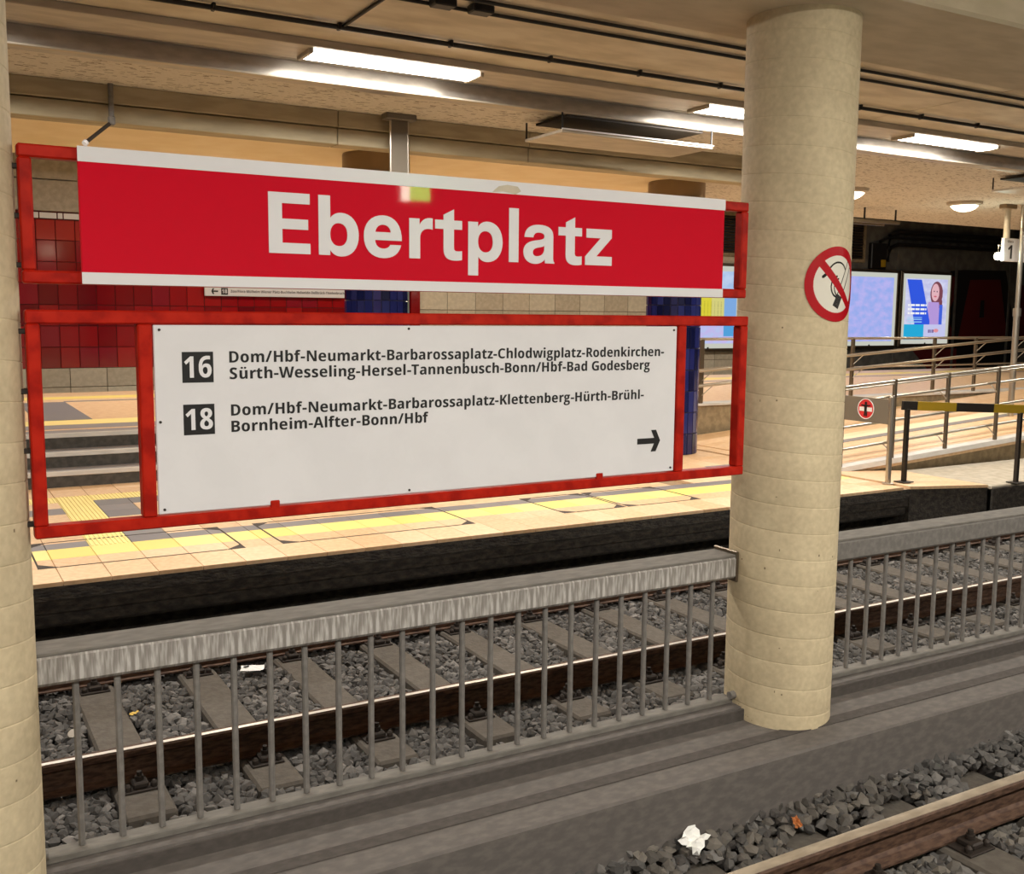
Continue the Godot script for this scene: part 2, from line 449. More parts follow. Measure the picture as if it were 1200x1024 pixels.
func ceiling_parts():
	# slab over the tracks, in bays with an open joint between them
	var xs := [-12.0, -5.63, -0.18, 7.735, 15.0, 36.0]
	for i in xs.size() - 1:
		struct("ceiling_slab", span(Vector3(xs[i] + (0.006 if i else 0.0), 4.0, -7.6), Vector3(xs[i + 1] - 0.006, 4.3, 0.2)), M.slab, "cream concrete ceiling slab over the tracks")
	struct("ceiling_joint_back", span(Vector3(-12, 4.3, -7.6), Vector3(36, 4.45, 0.2)), M.dark_wall, "dark concrete above the ceiling joints")
	struct("ceiling_near", span(Vector3(-12, 4.0, 0.2), Vector3(36, 4.45, 5.4)), M.slab_near, "cream ceiling over the near platform")
	struct("ceiling_beam", span(Vector3(-12, 3.55, -4.06), Vector3(36, 4.0, -3.19), 0.015), M.beam, "deep concrete beam resting on the round columns")
	# over the far platform
	struct("ceiling_acoustic", span(Vector3(-12, 3.86, -8.42), Vector3(36, 4.3, -7.6)), M.acoustic, "fissured acoustic ceiling boards over the platform edge")
	struct("ceiling_acoustic_right", span(Vector3(8.75, 3.86, -12.35), Vector3(36, 4.3, -8.42)), M.acoustic, "fissured acoustic ceiling above the ramp")
	struct("ceiling_plaster", span(Vector3(-12, 3.86, -12.5), Vector3(8.75, 4.3, -8.42)), M.soffit, "warm yellow plaster ceiling behind the brown fascia")
	struct("ceiling_upper", span(Vector3(-12, 5.0, -20.8), Vector3(36, 5.2, -12.35)), M.slab, "upper concrete ceiling over the back track")
	struct("ceiling_upstand", span(Vector3(-12, 4.3, -12.5), Vector3(36, 5.2, -12.35)), M.slab, "upstand where the ceiling steps up")
	for z in [-14.2, -16.9, -19.2]:
		struct("ceiling_rib", span(Vector3(-12, 4.85, z - 0.14), Vector3(36, 5.0, z + 0.14)), M.slab, "shallow rib across the upper ceiling")
	# brown fascia: two courses of boards, jointed every few metres
	var f := thing("ceiling_fascia", "brown two-course fascia boards hanging below the acoustic ceiling", "fascia")
	f.set_meta("kind", "structure"); f.remove_meta("category")
	var cuts := [-12.0, -6.2, -1.4, 3.15, 5.02, 8.75]
	for i in cuts.size() - 1:
		var a: float = cuts[i] + 0.003; var b: float = cuts[i + 1] - 0.003
		obj("board", span(Vector3(a, 3.725, -8.62), Vector3(b, 3.86, -8.4), 0.006), M.fascia, f)
		obj("board", span(Vector3(a, 3.585, -8.62), Vector3(b, 3.716, -8.42), 0.006), M.fascia, f)
	# polished reflector that closes the step behind the tubes
	struct("trim_reflector", span(Vector3(-12, 3.852, -7.6), Vector3(36, 3.985, -7.43), 0.01), M.reflector, "grey metal reflector strip behind the ceiling tubes")
	struct("trim_reflector_lip", span(Vector3(-12, 3.842, -7.46), Vector3(36, 3.856, -7.4), 0.004), M.white_metal, "pale lip along the lower edge of the reflector")
	struct("trim_reflector_top", span(Vector3(-12, 3.975, -7.43), Vector3(36, 4.0, -7.36), 0.004), M.white_metal, "pale batten along the upper edge of the reflector")

# ---------------------------------------------------------------- far platform
func tile(parent: Node3D, x0: float, x1: float, z0: float, z1: float, y: float, m: Material, called := "tile"):
	var g := 0.004
	obj(called, box(Vector3(x1 - x0 - g, 0.03, absf(z1 - z0) - g), 0.002), m, parent, Vector3((x0 + x1) / 2, y - 0.015, (z0 + z1) / 2))

func ribbed(w: float, d: float, along_z := true) -> ArrayMesh:
	var st := begin()
	add_box(st, Vector3(0, 0.012, 0), Vector3(w, 0.024, d))
	var n := 9
	for i in n:
		var t := (i + 0.5) / n - 0.5
		if along_z: add_box(st, Vector3(t * w, 0.0265, 0), Vector3(w / n * 0.5, 0.007, d), 0.002)
		else: add_box(st, Vector3(0, 0.0265, t * d), Vector3(w, 0.007, d / n * 0.5), 0.002)
	return done(st)

func far_platform():
	var top := 0.41
	var core := struct("platform_core", span(Vector3(-12, -0.45, -11.4), Vector3(36, 0.3, -7.55)), M.edge, "dark concrete core of the far platform")
	# edge beam: projecting coping over a recessed, grooved face
	var ep := P([-7.6, 0.38, -7.15, 0.38, -7.15, 0.29, -7.17, 0.285, -7.17, 0.2, -7.2, 0.19, -7.2, 0.115, -7.23, 0.09, -7.6, 0.09])
	struct("platform_edge", sweep_x(ep, -12, 9.0), M.edge, "dark concrete edge of the far platform")
	# end of the platform: the surface falls a little towards the right
	var st := begin()
	add_slab_slope(st, 9.0, 10.3, 0.41, 0.33, -7.15, -8.36, 0.03)
	struct("platform_slope", done(st), M.tiles[0], "sloping tiled end of the far platform")
	struct("platform_ramp_foot", span(Vector3(9.0, -0.1, -11.62), Vector3(9.27, 0.407, -8.36)), M.floor_far, "narrow floor strip at the foot of the ramp")
	struct("platform_low_end", span(Vector3(10.3, -0.1, -8.36), Vector3(36, 0.325, -7.1), 0.01), M.pale_concrete, "pale concrete walkway beyond the platform end")
	struct("platform_low_edge", plate(P([9.0, -0.12, 10.3, -0.12, 10.3, 0.3, 9.0, 0.38]), 0.45), M.edge, "dark concrete face below the sloping platform end", Vector3(0, 0, -7.155))
	struct("platform_low_edge_end", span(Vector3(10.3, -0.12, -7.09), Vector3(36, 0.3, -7.2), 0.01), M.edge, "dark face of the low walkway")
	var fl := obj("floor_far_platform", span(Vector3(-12, 0.3, -11.62), Vector3(9.0, 0.382, -7.16)), M.joint, self)
	fl.set_meta("kind", "structure"); fl.set_meta("label", "tiled floor of the far platform with yellow and grey bands")
	var w := 0.302
	var rows := [[-7.15, -7.57, "a"], [-7.57, -7.84, "a"], [-7.84, -8.17, "y"], [-8.17, -8.37, "g"]]
	var x0 := 0.445
	for i in range(-2, 29):
		var x := x0 + i * w
		for r in rows:
			if x + w > 9.05: continue
			if r[2] == "g" and x > 1.0 and x < 1.1: continue
			var m: Material = M.tiles[rng.randi() % 3]
			if r[2] == "y": m = M.yellow[rng.randi() % 3]
			if r[2] == "g": m = M.grey_tile[rng.randi() % 2]
			tile(fl, x, x + w, r[0], r[1], top, m)
	# the field behind the bands, as pieces where it shows beside the sign
	for j in 9:
		var za := -8.37 - j * w; var zb: float = maxf(za - w, -11.08)
		for i in range(-2, 29):
			var x := x0 + i * w
			if x + w > 9.05 or (x > 2.6 and x < 6.9): continue
			if x > 1.04 and x < 1.2 and j < 6: continue
			var m: Material = M.tiles[rng.randi() % 3]
			if (x > 1.3 and x < 1.5) and (j == 0 or (j >= 3 and j <= 5)): m = M.grey_tile[j % 2]
			if x < 1.1 and j == 4: m = M.grey_tile[0]
			if x > 1.6 and j == 5 and x < 2.6: m = M.grey_tile[1]
			if j == 2 and x > 7.9: m = M.grey_tile[0]
			if j == 6 and x > 0.4 and x < 2.6:
				obj("tactile_tile", ribbed_cached(w - 0.004, w - 0.004), M.tactile, fl, Vector3(x + w / 2, top - 0.027, (za + zb) / 2))
				continue
			tile(fl, x, x + w, za, zb, top, m)
	tile(fl, 7.4, 9.25, -11.08, -11.62, top, M.floor_far, "tile_field")
	tile(fl, 2.56 + 0.3, 6.78, -8.37, -11.08, top, M.floor_far, "tile_field")
	# guidance strip of ribbed tiles leading to the steps
	var zz := -8.17
	for k in 7:
		var d := 0.2 if k == 0 else w
		obj("tactile_tile", ribbed_cached(w - 0.004, d - 0.004), M.tactile, fl, Vector3(x0 + 2.5 * w, top - 0.027, zz - d / 2))
		zz -= d
	# dark sealed joints round four floor hatches with cut corners
	var hs := [[0.64, 2.06, -7.57, -8.42], [2.36, 4.02, -7.57, -8.42], [4.95, 5.62, -7.6, -8.4], [5.66, 6.52, -7.6, -8.4]]
	for h in hs:
		obj("hatch_joint", hatch(h[0], h[1], h[2], h[3]), M.hatch, fl, Vector3(0, top + 0.0015, 0))

func ribbed_cached(w: float, d: float) -> ArrayMesh:
	var key := "r%.3f,%.3f" % [w, d]
	if not cache.has(key): cache[key] = ribbed(w, d)
	return cache[key]

func add_slab_slope(st: SurfaceTool, x0: float, x1: float, ya: float, yb: float, z0: float, z1: float, thick := 0.1):
	var p := [Vector3(x0, ya, z0), Vector3(x1, yb, z0), Vector3(x1, yb, z1), Vector3(x0, ya, z1)]
	var q := []
	for v in p: q.append(v - Vector3(0, thick, 0))
	st.set_smooth_group(-1)
	quad(st, p[0], p[1], p[2], p[3], Vector3.UP); quad(st, q[0], q[1], q[2], q[3], Vector3.DOWN)
	var c: Vector3 = (p[0] + p[2]) / 2.0
	for i in 4:
		var j := (i + 1) % 4
		quad(st, p[i], p[j], q[j], q[i], ((p[i] + p[j]) / 2.0 - c) * Vector3(1, 0, 1))

func hatch(x0: float, x1: float, z0: float, z1: float) -> ArrayMesh:
	var st := begin(); var t := 0.012; var c := 0.14
	for s in [[x0 + c, z0, x1 - c, z0], [x0 + c, z1, x1 - c, z1], [x0, z0 - c, x0, z1 + c], [x1, z0 - c, x1, z1 + c]]:
		var a := Vector2(s[0], s[1]); var b := Vector2(s[2], s[3])
		add_box(st, Vector3((a.x + b.x) / 2, 0, (a.y + b.y) / 2), Vector3(absf(b.x - a.x) + t, 0.003, absf(b.y - a.y) + t))
	for s in [[x0, z0, 1, -1], [x1, z0, -1, -1], [x0, z1, 1, 1], [x1, z1, -1, 1]]:
		var poly := P([s[0] - t / 2 * s[2], s[1] - t / 2 * s[3], s[0] + c * s[2], s[1] - t / 2 * s[3], s[0] - t / 2 * s[2], s[1] + c * s[3]])
		add_slab(st, poly, 0.003)
	return done(st)

# ---------------------------------------------------------------- raised platform with steps
func raised_platform():
	var top := 0.9
	var s := thing("platform_steps", "three dark steps with pale nosings up to the raised platform", "steps")
	s.set_meta("kind", "structure"); s.remove_meta("category")
	for k in 3:
		var y0 := 0.41 + 0.163 * k; var z := -11.08 - 0.27 * k
		obj("step", span(Vector3(-12, y0 - 0.03, -11.9), Vector3(7.4, y0 + 0.155, z), 0.004), M.step, s)
		obj("nosing", span(Vector3(-12, y0 + 0.112, z - 0.02), Vector3(7.4, y0 + 0.163, z + 0.014), 0.006), M.nosing, s)
		obj("tread", span(Vector3(-12, y0 + 0.155, z - 0.27 if k < 2 else -11.9), Vector3(7.4, y0 + 0.163, z - 0.02)), M.grey_tile[k % 2], s)
	struct("raised_platform_core", span(Vector3(-12, -0.45, -17.35), Vector3(36, 0.87, -11.9)), M.pale_concrete, "concrete body of the raised platform")
	struct("raised_platform_face", span(Vector3(7.4, -0.45, -11.9), Vector3(36, 0.87, -11.62)), M.ramp_wall, "tan concrete side of the raised platform beside the ramp")
	struct("raised_platform_coping", span(Vector3(7.4, 0.87, -11.9), Vector3(36, 0.905, -11.58), 0.006), M.nosing, "pale coping along the raised platform")
	var fl := obj("floor_raised_platform", span(Vector3(-12, 0.87, -17.4), Vector3(36, 0.9, -11.9)), M.floor_far, self)
	fl.set_meta("kind", "structure"); fl.set_meta("label", "beige tiled floor of the raised platform with yellow edge line")
	var g := 0.002
	obj("yellow_band", span(Vector3(-12, 0.9, -16.55), Vector3(36, 0.9 + g, -16.1)), M.yellow[1], fl)
	obj("grey_band", span(Vector3(1.75, 0.9, -15.75), Vector3(30, 0.9 + g, -15.6)), M.grey_tile[0], fl)
	obj("yellow_band", span(Vector3(-12, 0.9, -12.95), Vector3(7.4, 0.9 + g, -12.45)), M.yellow[2], fl)
	obj("grey_band", span(Vector3(-12, 0.9, -12.42), Vector3(7.4, 0.9 + g, -12.0)), M.grey_tile[0], fl)
	obj("grey_band", span(Vector3(1.15, 0.9, -15.6), Vector3(1.75, 0.9 + 2 * g, -12.96)), M.grey_tile[1], fl)

# ---------------------------------------------------------------- ramp with its rails, barrier and signs
func ramp_y(x: float) -> float: return 0.41 + 0.06 * (x - 9.3)

func rail_tube(parent: Node3D, called: String, a: Vector3, b: Vector3, r := 0.021):
	obj(called, tube([a, b], r, 10), M.steel, parent)

func ramp_side():
	var x0 := 9.25; var x1 := 17.45
	var st := begin()
	var poly := P([x0, 0.3, x1, 0.3, x1, 0.9, x0, ramp_y(x0)])
	add_plate(st, poly, 3.16, -8.42)
	struct("ramp", done(st), M.ramp_wall, "tan concrete ramp rising to the raised platform")
	st = begin(); add_slab_slope2(st, x0, x1, -8.4, -11.56, 0.012)
	struct("ramp_floor", done(st), M.floor_far, "beige tiled surface of the ramp")
	st = begin(); add_slab_slope2(st, x0, x1, -8.32, -8.5, 0.03, 0.06)
	struct("trim_ramp_edge", done(st), M.nosing, "pale metal channel along the near edge of the ramp")
	st = begin(); add_slab_slope2(st, x0, x1, -9.62, -9.78, 0.018)
	struct("trim_ramp_band", done(st), M.grey_tile[0], "grey band down the middle of the ramp")
	st = begin(); add_slab_slope2(st, x0, x1, -9.78, -10.1, 0.018)
	struct("trim_ramp_yellow", done(st), M.cream_tile, "pale cream band down the middle of the ramp")
	# near railing
	var n := thing("ramp_railing", "steel railing with four rails along the near side of the ramp", "railing", Vector3.ZERO, "ramp railings")
	var zr := -8.37
	for x in [9.28, 10.16, 11.14, 12.13, 13.1, 14.1, 15.1, 16.1]:
		obj("post", box(Vector3(0.05, 0.98, 0.04), 0.008), M.steel_dark, n, Vector3(x, ramp_y(x) + 0.03 + 0.47, zr))
		for dy in [0.76, 0.2]:
			var y: float = ramp_y(x) + dy
			obj("bracket", tube([Vector3(x, y - 0.13, zr + 0.01), Vector3(x - 0.09, y - 0.02, zr - 0.03), Vector3(x - 0.1, y, zr - 0.06)], 0.008, 6), M.steel, n)
	for dy in [0.965, 0.93, 0.77, 0.48, 0.22]:
		var off := 0.0 if dy > 0.9 else -0.05
		rail_tube(n, "rail", Vector3(9.0, ramp_y(9.0) + dy, zr + off), Vector3(17.4, ramp_y(17.4) + dy, zr + off), 0.02 if dy != 0.93 else 0.013)
	# far railing stands on the raised platform; a level top rail, two sloping handrails on brackets
	var f := thing("platform_railing", "steel railing with level top rail and sloping handrails behind the ramp", "railing", Vector3.ZERO, "ramp railings")
	var zf := -11.66
	for x in [9.95, 11.7, 13.1, 15.1, 16.2, 17.35, 19.3]:
		obj("post", box(Vector3(0.07, 0.95, 0.04), 0.008), M.steel_dark, f, Vector3(x, 0.905 + 0.475, zf))
		for dy in [0.95, 0.73]:
			var y: float = ramp_y(x) + dy
			if x > 17.5: continue
			obj("bracket", tube([Vector3(x, y - 0.16, zf + 0.02), Vector3(x + 0.1, y - 0.05, zf + 0.08), Vector3(x + 0.12, y - 0.01, zf + 0.12)], 0.008, 6), M.steel, f)
	rail_tube(f, "top_rail", Vector3(7.6, 1.845, zf), Vector3(21, 1.845, zf), 0.022)
	rail_tube(f, "lower_rail", Vector3(13.1, 1.38, zf), Vector3(19.3, 1.38, zf), 0.015)
	for dy in [0.95, 0.73]:
		rail_tube(f, "handrail", Vector3(9.0, ramp_y(9.0) + dy, zf + 0.12), Vector3(17.5, ramp_y(17.5) + dy, zf + 0.12), 0.026)
	# end post with the no-entry plate
	var e := thing("no_entry_sign", "grey plate with red no-entry roundel on a short steel post", "sign", Vector3(8.9, 0.41, -7.36))
	obj("post", lathe([Vector2(0, 0), Vector2(0.06, 0.0), Vector2(0.06, 0.015), Vector2(0.03, 0.02), Vector2(0.03, 0.93), Vector2(0.024, 0.945), Vector2(0, 0.95)], 16), M.steel, e)
	obj("plate", box(Vector3(0.012, 0.27, 0.62), 0.002), M.plate_grey, e, Vector3(0.03, 0.77, -0.36))
	var rnd := obj("roundel", disc(0.105, 0.004), M.sign_warning, e, Vector3(0.022, 0.78, -0.36), Vector3(0, -90, 0))
	obj("rim", ring(0.112, 0.104, 0.005), M.sign_white, rnd)
	obj("bar", box(Vector3(0.17, 0.045, 0.005)), M.sign_white, rnd, Vector3(0, -0.004, 0.003))
	obj("figure", figure_mesh(), M.black, rnd, Vector3(0, 0, 0.007))
	# striped barrier
	var b := thing("platform_end_barrier", "black and yellow striped bar on two dark posts at the platform end", "barrier")
	var a := Vector3(9.2, 0.405, -7.4); var c := Vector3(10.72, 0.33, -7.1)
	for p in [a, c]:
		obj("post", box(Vector3(0.045, 0.8, 0.045), 0.004), M.barrier_black, b, p + Vector3(0, 0.4, 0))
		obj("foot", box(Vector3(0.16, 0.012, 0.14), 0.003), M.barrier_black, b, p + Vector3(0, 0.006, 0))
	var d := c - a; d = d / d.length()
	var from := a + Vector3(0, 0.835, 0) - d * 0.07; var to := c + Vector3(0, 0.84, 0) + d * 0.3
	var cuts := [0.0, 0.19, 0.38 + 0.33, 1.23, 1.68, 2.0]
	var L := (to - from).length(); var dir := (to - from) / L
	var bas := Basis(dir, Vector3.UP, dir.cross(Vector3.UP)).orthonormalized()
	for i in 5:
		var s0: float = cuts[i]; var s1: float = minf(cuts[i + 1], L)
		var st2 := begin(); add_box(st2, from + dir * (s0 + s1) / 2.0, Vector3(s1 - s0, 0.095, 0.03), 0.0, bas)
		obj("stripe", done(st2), M.barrier_black if i % 2 == 0 else M.barrier_yellow, b)
	# sign pole and track number
	var pole := thing("sign_pole", "tall slim metal pole on the ramp beside the track number sign", "pole", Vector3(14.25, ramp_y(14.25) + 0.012, -9.6))
	obj("shaft", lathe([Vector2(0.0, 0), Vector2(0.045, 0), Vector2(0.045, 1.62), Vector2(0.0, 1.62)], 14), M.steel, pole)
	obj("shaft", lathe([Vector2(0.0, 1.62), Vector2(0.035, 1.62), Vector2(0.035, 3.13), Vector2(0.0, 3.13)], 14), M.steel, pole)
	obj("collar", lathe([Vector2(0.0, 1.5), Vector2(0.058, 1.5), Vector2(0.058, 1.62), Vector2(0.0, 1.62)], 14), M.steel, pole)
	var t := thing("track_number_sign", "white hanging sign with black track number 1", "sign", Vector3(14.1, 3.86, -9.75))
	obj("hanger", tube([Vector3(0, 0, 0), Vector3(0, -0.49, 0)], 0.045, 12), M.white_metal, t)
	obj("mount", box(Vector3(0.26, 0.06, 0.12), 0.006), M.bronze, t, Vector3(0, -0.03, 0))
	obj("panel", box(Vector3(0.8, 0.34, 0.05), 0.006), M.sign_white, t, Vector3(0.32, -0.66, 0))
	lettering("numeral", "1", M.black, t, 0.02, 0.12, -0.79, 0.2, 0.026)
	lettering("small_word", "Gleis", M.plate_grey, t, 0.0, 0.14, -0.555, 0.035, 0.026)
	lettering("numeral", "2", M.black, t, 0.5, 0.62, -0.79, 0.2, 0.026)
	var lg := thing("clear_signal_lamp", "small glowing white lamp left of the track number sign", "lamp", Vector3(13.93, 3.1, -9.75))
	obj("bulb", lathe([Vector2(0, -0.06), Vector2(0.045, -0.045), Vector2(0.06, 0), Vector2(0.045, 0.045), Vector2(0, 0.06)], 14), M.lamp_round, lg)
	obj("stem", tube([Vector3(0.0, 0.05, 0), Vector3(0.0, 0.16, 0), Vector3(0.085, 0.16, 0)], 0.01, 8), M.steel, lg)
	var o := OmniLight3D.new(); o.name = "lamp_light"; o.light_energy = 0.25; o.light_color = Color(0.9, 1, 0.92); o.light_size = 0.05; o.shadow_enabled = true; o.omni_range = 30; o.omni_attenuation = 2.0
	lg.add_child(o)

func add_slab_slope2(st: SurfaceTool, x0: float, x1: float, z0: float, z1: float, t: float, thick := 0.1):
	var ys := Vector2(ramp_y(x0) + t, ramp_y(x1) + t)
	add_slab_slope(st, x0, x1, ys.x, ys.y, z0, z1, thick)

func disc(r: float, t: float) -> ArrayMesh:
	var p := PackedVector2Array()
	for k in 40: p.append(Vector2(cos(TAU * k / 40), sin(TAU * k / 40)) * r)
	return plate(p, t)

func ring(r1: float, r0: float, t: float) -> ArrayMesh:
	var st := begin(); st.set_smooth_group(-1)
	for k in 40:
		var a := TAU * k / 40; var b := TAU * (k + 1) / 40
		var u := Vector3(cos(a), sin(a), 0); var v := Vector3(cos(b), sin(b), 0); var f := Vector3(0, 0, t)
		quad(st, u * r0 + f, u * r1 + f, v * r1 + f, v * r0 + f, Vector3.BACK)
		quad(st, u * r1, u * r1 + f, v * r1 + f, v * r1, u + v)
		quad(st, u * r0, u * r0 + f, v * r0 + f, v * r0, -u - v)
		quad(st, u * r0, u * r1, v * r1, v * r0, Vector3.FORWARD)
	return done(st)

func figure_mesh() -> ArrayMesh:
	var st := begin()
	var head := PackedVector2Array()
	for k in 12: head.append(Vector2(0, 0.062) + Vector2(cos(TAU * k / 12), sin(TAU * k / 12)) * 0.016)
	add_plate(st, head, 0.003)
	add_plate(st, P([-0.02, 0.045, 0.02, 0.045, 0.017, -0.01, 0.022, -0.08, 0.006, -0.08, 0.0, -0.015, -0.006, -0.08, -0.022, -0.08, -0.017, -0.01]), 0.003)
	add_plate(st, P([-0.06, 0.048, -0.018, 0.04, -0.018, 0.026, -0.062, 0.034]), 0.003)
	add_plate(st, P([0.06, 0.048, 0.062, 0.034, 0.018, 0.026, 0.018, 0.04]), 0.003)
	return done(st)

# ---------------------------------------------------------------- wall beyond the back track
const WZ := -20.4

func wall_tile(parent: Node3D, x0: float, x1: float, y0: float, y1: float, m: Material, g := 0.012):
	obj("tile", box(Vector3(x1 - x0 - g, y1 - y0 - g, 0.03), 0.004), m, parent, Vector3((x0 + x1) / 2, (y0 + y1) / 2, WZ - 0.015))

func far_wall():
	var z0 := WZ - 0.4; var z1 := WZ - 0.012
	var red := struct("wall_back_red", span(Vector3(-12, 1.13, z0), Vector3(9.42, 3.95, z1)), M.red_grout, "glossy red tiled wall beyond the back track")
	var low := struct("wall_back_base", span(Vector3(-12, -0.75, z0), Vector3(9.42, 1.13, z1)), M.beige_grout, "beige tiled base under the red wall")
	var mid := struct("wall_back_beige", span(Vector3(9.42, -0.75, z0), Vector3(19.25, 3.9, z1)), M.beige_grout, "beige tiled wall between the blue columns")
	struct("wall_back_beam", span(Vector3(-12, 3.95, z0), Vector3(9.42, 4.5, WZ + 0.02), 0.01), M.pale_concrete, "tan concrete beam above the red tiles")
	struct("wall_back_beam_top", span(Vector3(-12, 4.515, z0), Vector3(9.42, 5.0, WZ - 0.02), 0.01), M.pale_concrete, "upper tan concrete course below the ceiling")
	struct("wall_back_upper", span(Vector3(9.42, 3.9, z0), Vector3(19.25, 5.0, WZ)), M.ramp_wall, "tan concrete above the beige tiles")
	struct("wall_back_dark", span(Vector3(19.25, -0.75, z0), Vector3(36, 5.0, WZ)), M.dark_wall, "dark concrete wall at the far right")
	struct("trim_1", span(Vector3(9.2, 1.13, WZ - 0.05), Vector3(9.42, 3.95, WZ + 0.12), 0.01), M.red_tile[1], "red return at the end of the red wall")
	var w := 0.3267
	for i in 26:
		var x := 0.62 + i * w
		for j in 7:
			wall_tile(red, x, x + w, 1.13 + j * 0.385, 1.13 + (j + 1) * 0.385, M.red_tile[[0, 1, 0, 2, 3, 1, 4, 0][rng.randi() % 8]])
	for i in 14:
		var x := 0.62 - 0.14 + i * 0.64
		if x + 0.64 > 9.4: break
		wall_tile(low, x, x + 0.64, 0.14, 0.78, M.beige_tile[rng.randi() % 3]); wall_tile(low, x, x + 0.64, 0.78, 1.13, M.beige_tile[rng.randi() % 3])
	for i in 14:
		var x := 9.43 + i * 0.7
		for j in 6:
			var y := 0.47 + j * 0.6
			wall_tile(mid, x, x + 0.7, y, minf(y + 0.6, 3.9), M.beige_tile[rng.randi() % 3])
	for x in [20.6, 21.95, 24.6, 27.2, 29.8, 32.4]:
		struct("trim_wall_rib", span(Vector3(x - 0.05, 0.3, WZ), Vector3(x + 0.05, 4.6, WZ + 0.03), 0.004), M.dark_wall, "narrow rib on the dark wall")
	# line-up of little plates over the red tiles
	var sp := thing("route_strip", "narrow strip of small white plates along the top of the red tiles", "sign", Vector3(1.75, 3.8, WZ))
	obj("rail", box(Vector3(2.2, 0.14, 0.03), 0.003), M.red_grout, sp, Vector3(1.1, 0.07, 0.015))
	var px := 0.02
	for wd in [0.1, 0.09, 0.28, 0.08, 0.3, 0.09, 0.3, 0.08, 0.28, 0.09, 0.22]:
		obj("plate", box(Vector3(wd, 0.1, 0.01), 0.002), M.sign_white, sp, Vector3(px + wd / 2, 0.07, 0.034)); px += wd + 0.02
	# small direction sign in front of the red wall
	var ds := thing("direction_sign", "slim white direction sign with arrow and line 18 before the red wall", "sign", Vector3(4.85, 2.49, WZ + 0.1))
	obj("panel", box(Vector3(2.86, 0.18, 0.05), 0.004), M.sign_white, ds, Vector3(1.43, 0.09, 0.0))
	for x in [0.5, 2.3]: obj("bracket", box(Vector3(0.04, 0.04, 0.1)), M.steel_dark, ds, Vector3(x, 0.09, -0.06))
	obj("arrow", plate(arrow_poly(0.13, 0.11), 0.003), M.black, ds, Vector3(0.19, 0.09, 0.029), Vector3(0, 0, 180))
	obj("number_box", box(Vector3(0.13, 0.13, 0.006)), M.black, ds, Vector3(0.38, 0.09, 0.026))
	lettering("number", "18", M.sign_white, ds, 0.33, 0.43, 0.055, 0.075, 0.031)
	lettering("destinations", "Zoo/Flora-Mülheim Wiener Platz-Buchheim-Holweide-Dellbrück-Thielenbruch", M.black, ds, 0.5, 2.84, 0.07, 0.05, 0.027)
	# lit poster boxes
	var posters := [
		["poster_lightbox", "glowing pale blue poster box behind the no-smoking column", 22.28, 24.5, 1.36, 3.5, 0],
		["poster_lightbox", "glowing poster of a smiling woman in blue, in a white frame", 24.68, 26.85, 1.4, 3.5, 1],
		["poster_lightbox", "glowing poster box with a yellow sheet, seen right of the sign panel", 16.36, 18.56, 1.33, 3.5, 2]]
	for p in posters:
		var b := thing(p[0], p[1], "poster", Vector3(p[2], p[4], WZ), "lit poster boxes on the far wall")
		var wd: float = p[3] - p[2]; var ht: float = p[5] - p[4]
		obj("case", box(Vector3(wd + 0.08, ht + 0.08, 0.12), 0.01), M.steel_dark, b, Vector3(wd / 2, ht / 2, 0.06))
		obj("frame", frame_mesh(wd, ht, 0.04, 0.03), M.steel_dark, b, Vector3(0, 0, 0.15))
		var pane := obj("poster", sheet(wd - 0.08, ht - 0.08), poster_material(p[6]), b, Vector3(0.04, 0.04, 0.125))
		area_light(pane, Vector3((wd - 0.08) / 2, (ht - 0.08) / 2, 0.04), Vector2(wd - 0.26, ht - 0.26), 0.12, Color(0.75, 0.8, 1.0), Vector3(0, 180, 0))
		obj("lock", box(Vector3(0.05, 0.04, 0.02), 0.004), M.black, b, Vector3(wd * 0.5, 0.05, 0.155))
	# louvres
	for v in [[17.75, 18.75, "louvred vent left of the round column, above a poster"], [22.15, 23.2, "louvred vent right of the round column, above the blue poster"]]:
		var l := thing("wall_vent", v[2], "vent", Vector3(v[0], 3.72, WZ), "vents high on the far wall")
		var wd: float = v[1] - v[0]
		obj("frame", frame_mesh(wd, 1.12, 0.09, 0.05), M.ramp_wall, l, Vector3(0, 0, 0.05))
		obj("backing", box(Vector3(wd - 0.1, 1.0, 0.01)), M.black, l, Vector3(wd / 2, 0.56, 0.006))
		for k in 12:
			obj("slat", box(Vector3(wd - 0.18, 0.02, 0.05)), M.steel_dark, l, Vector3(wd / 2, 0.13 + k * 0.078, 0.03), Vector3(35, 0, 0))
	# pipes, switch box and graffiti on the dark wall
	for d in [[4.62, 0.07, "thick black pipe high on the dark wall", 24.4], [4.45, 0.045, "thinner black pipe running below the thick pipe", 24.0], [4.27, 0.06, "lowest black pipe along the dark wall", 24.4]]:
		var t := obj("wall_pipe", tube([Vector3(d[3] - 0.35, d[0] - 0.5, WZ + 0.1), Vector3(d[3] - 0.3, d[0] - 0.12, WZ + 0.12), Vector3(d[3], d[0], WZ + 0.14), Vector3(36, d[0] + 0.04, WZ + 0.14)], d[1], 10), M.cable)
		tag(t, d[2], "pipe", "pipes on the dark wall")
	var sb := thing("switch_box", "dark switch box with yellow label above the blue poster", "box", Vector3(23.35, 3.56, WZ))
	obj("body", box(Vector3(0.62, 0.72, 0.14), 0.02), M.black, sb, Vector3(0.31, 0.36, 0.07))
	obj("label_plate", box(Vector3(0.2, 0.2, 0.004)), M.barrier_yellow, sb, Vector3(0.48, 0.16, 0.143))
	var gr := thing("graffiti", "large red and black graffiti letters on the dark wall", "graffiti", Vector3(26.9, 1.3, WZ))
	var gz := 0.004
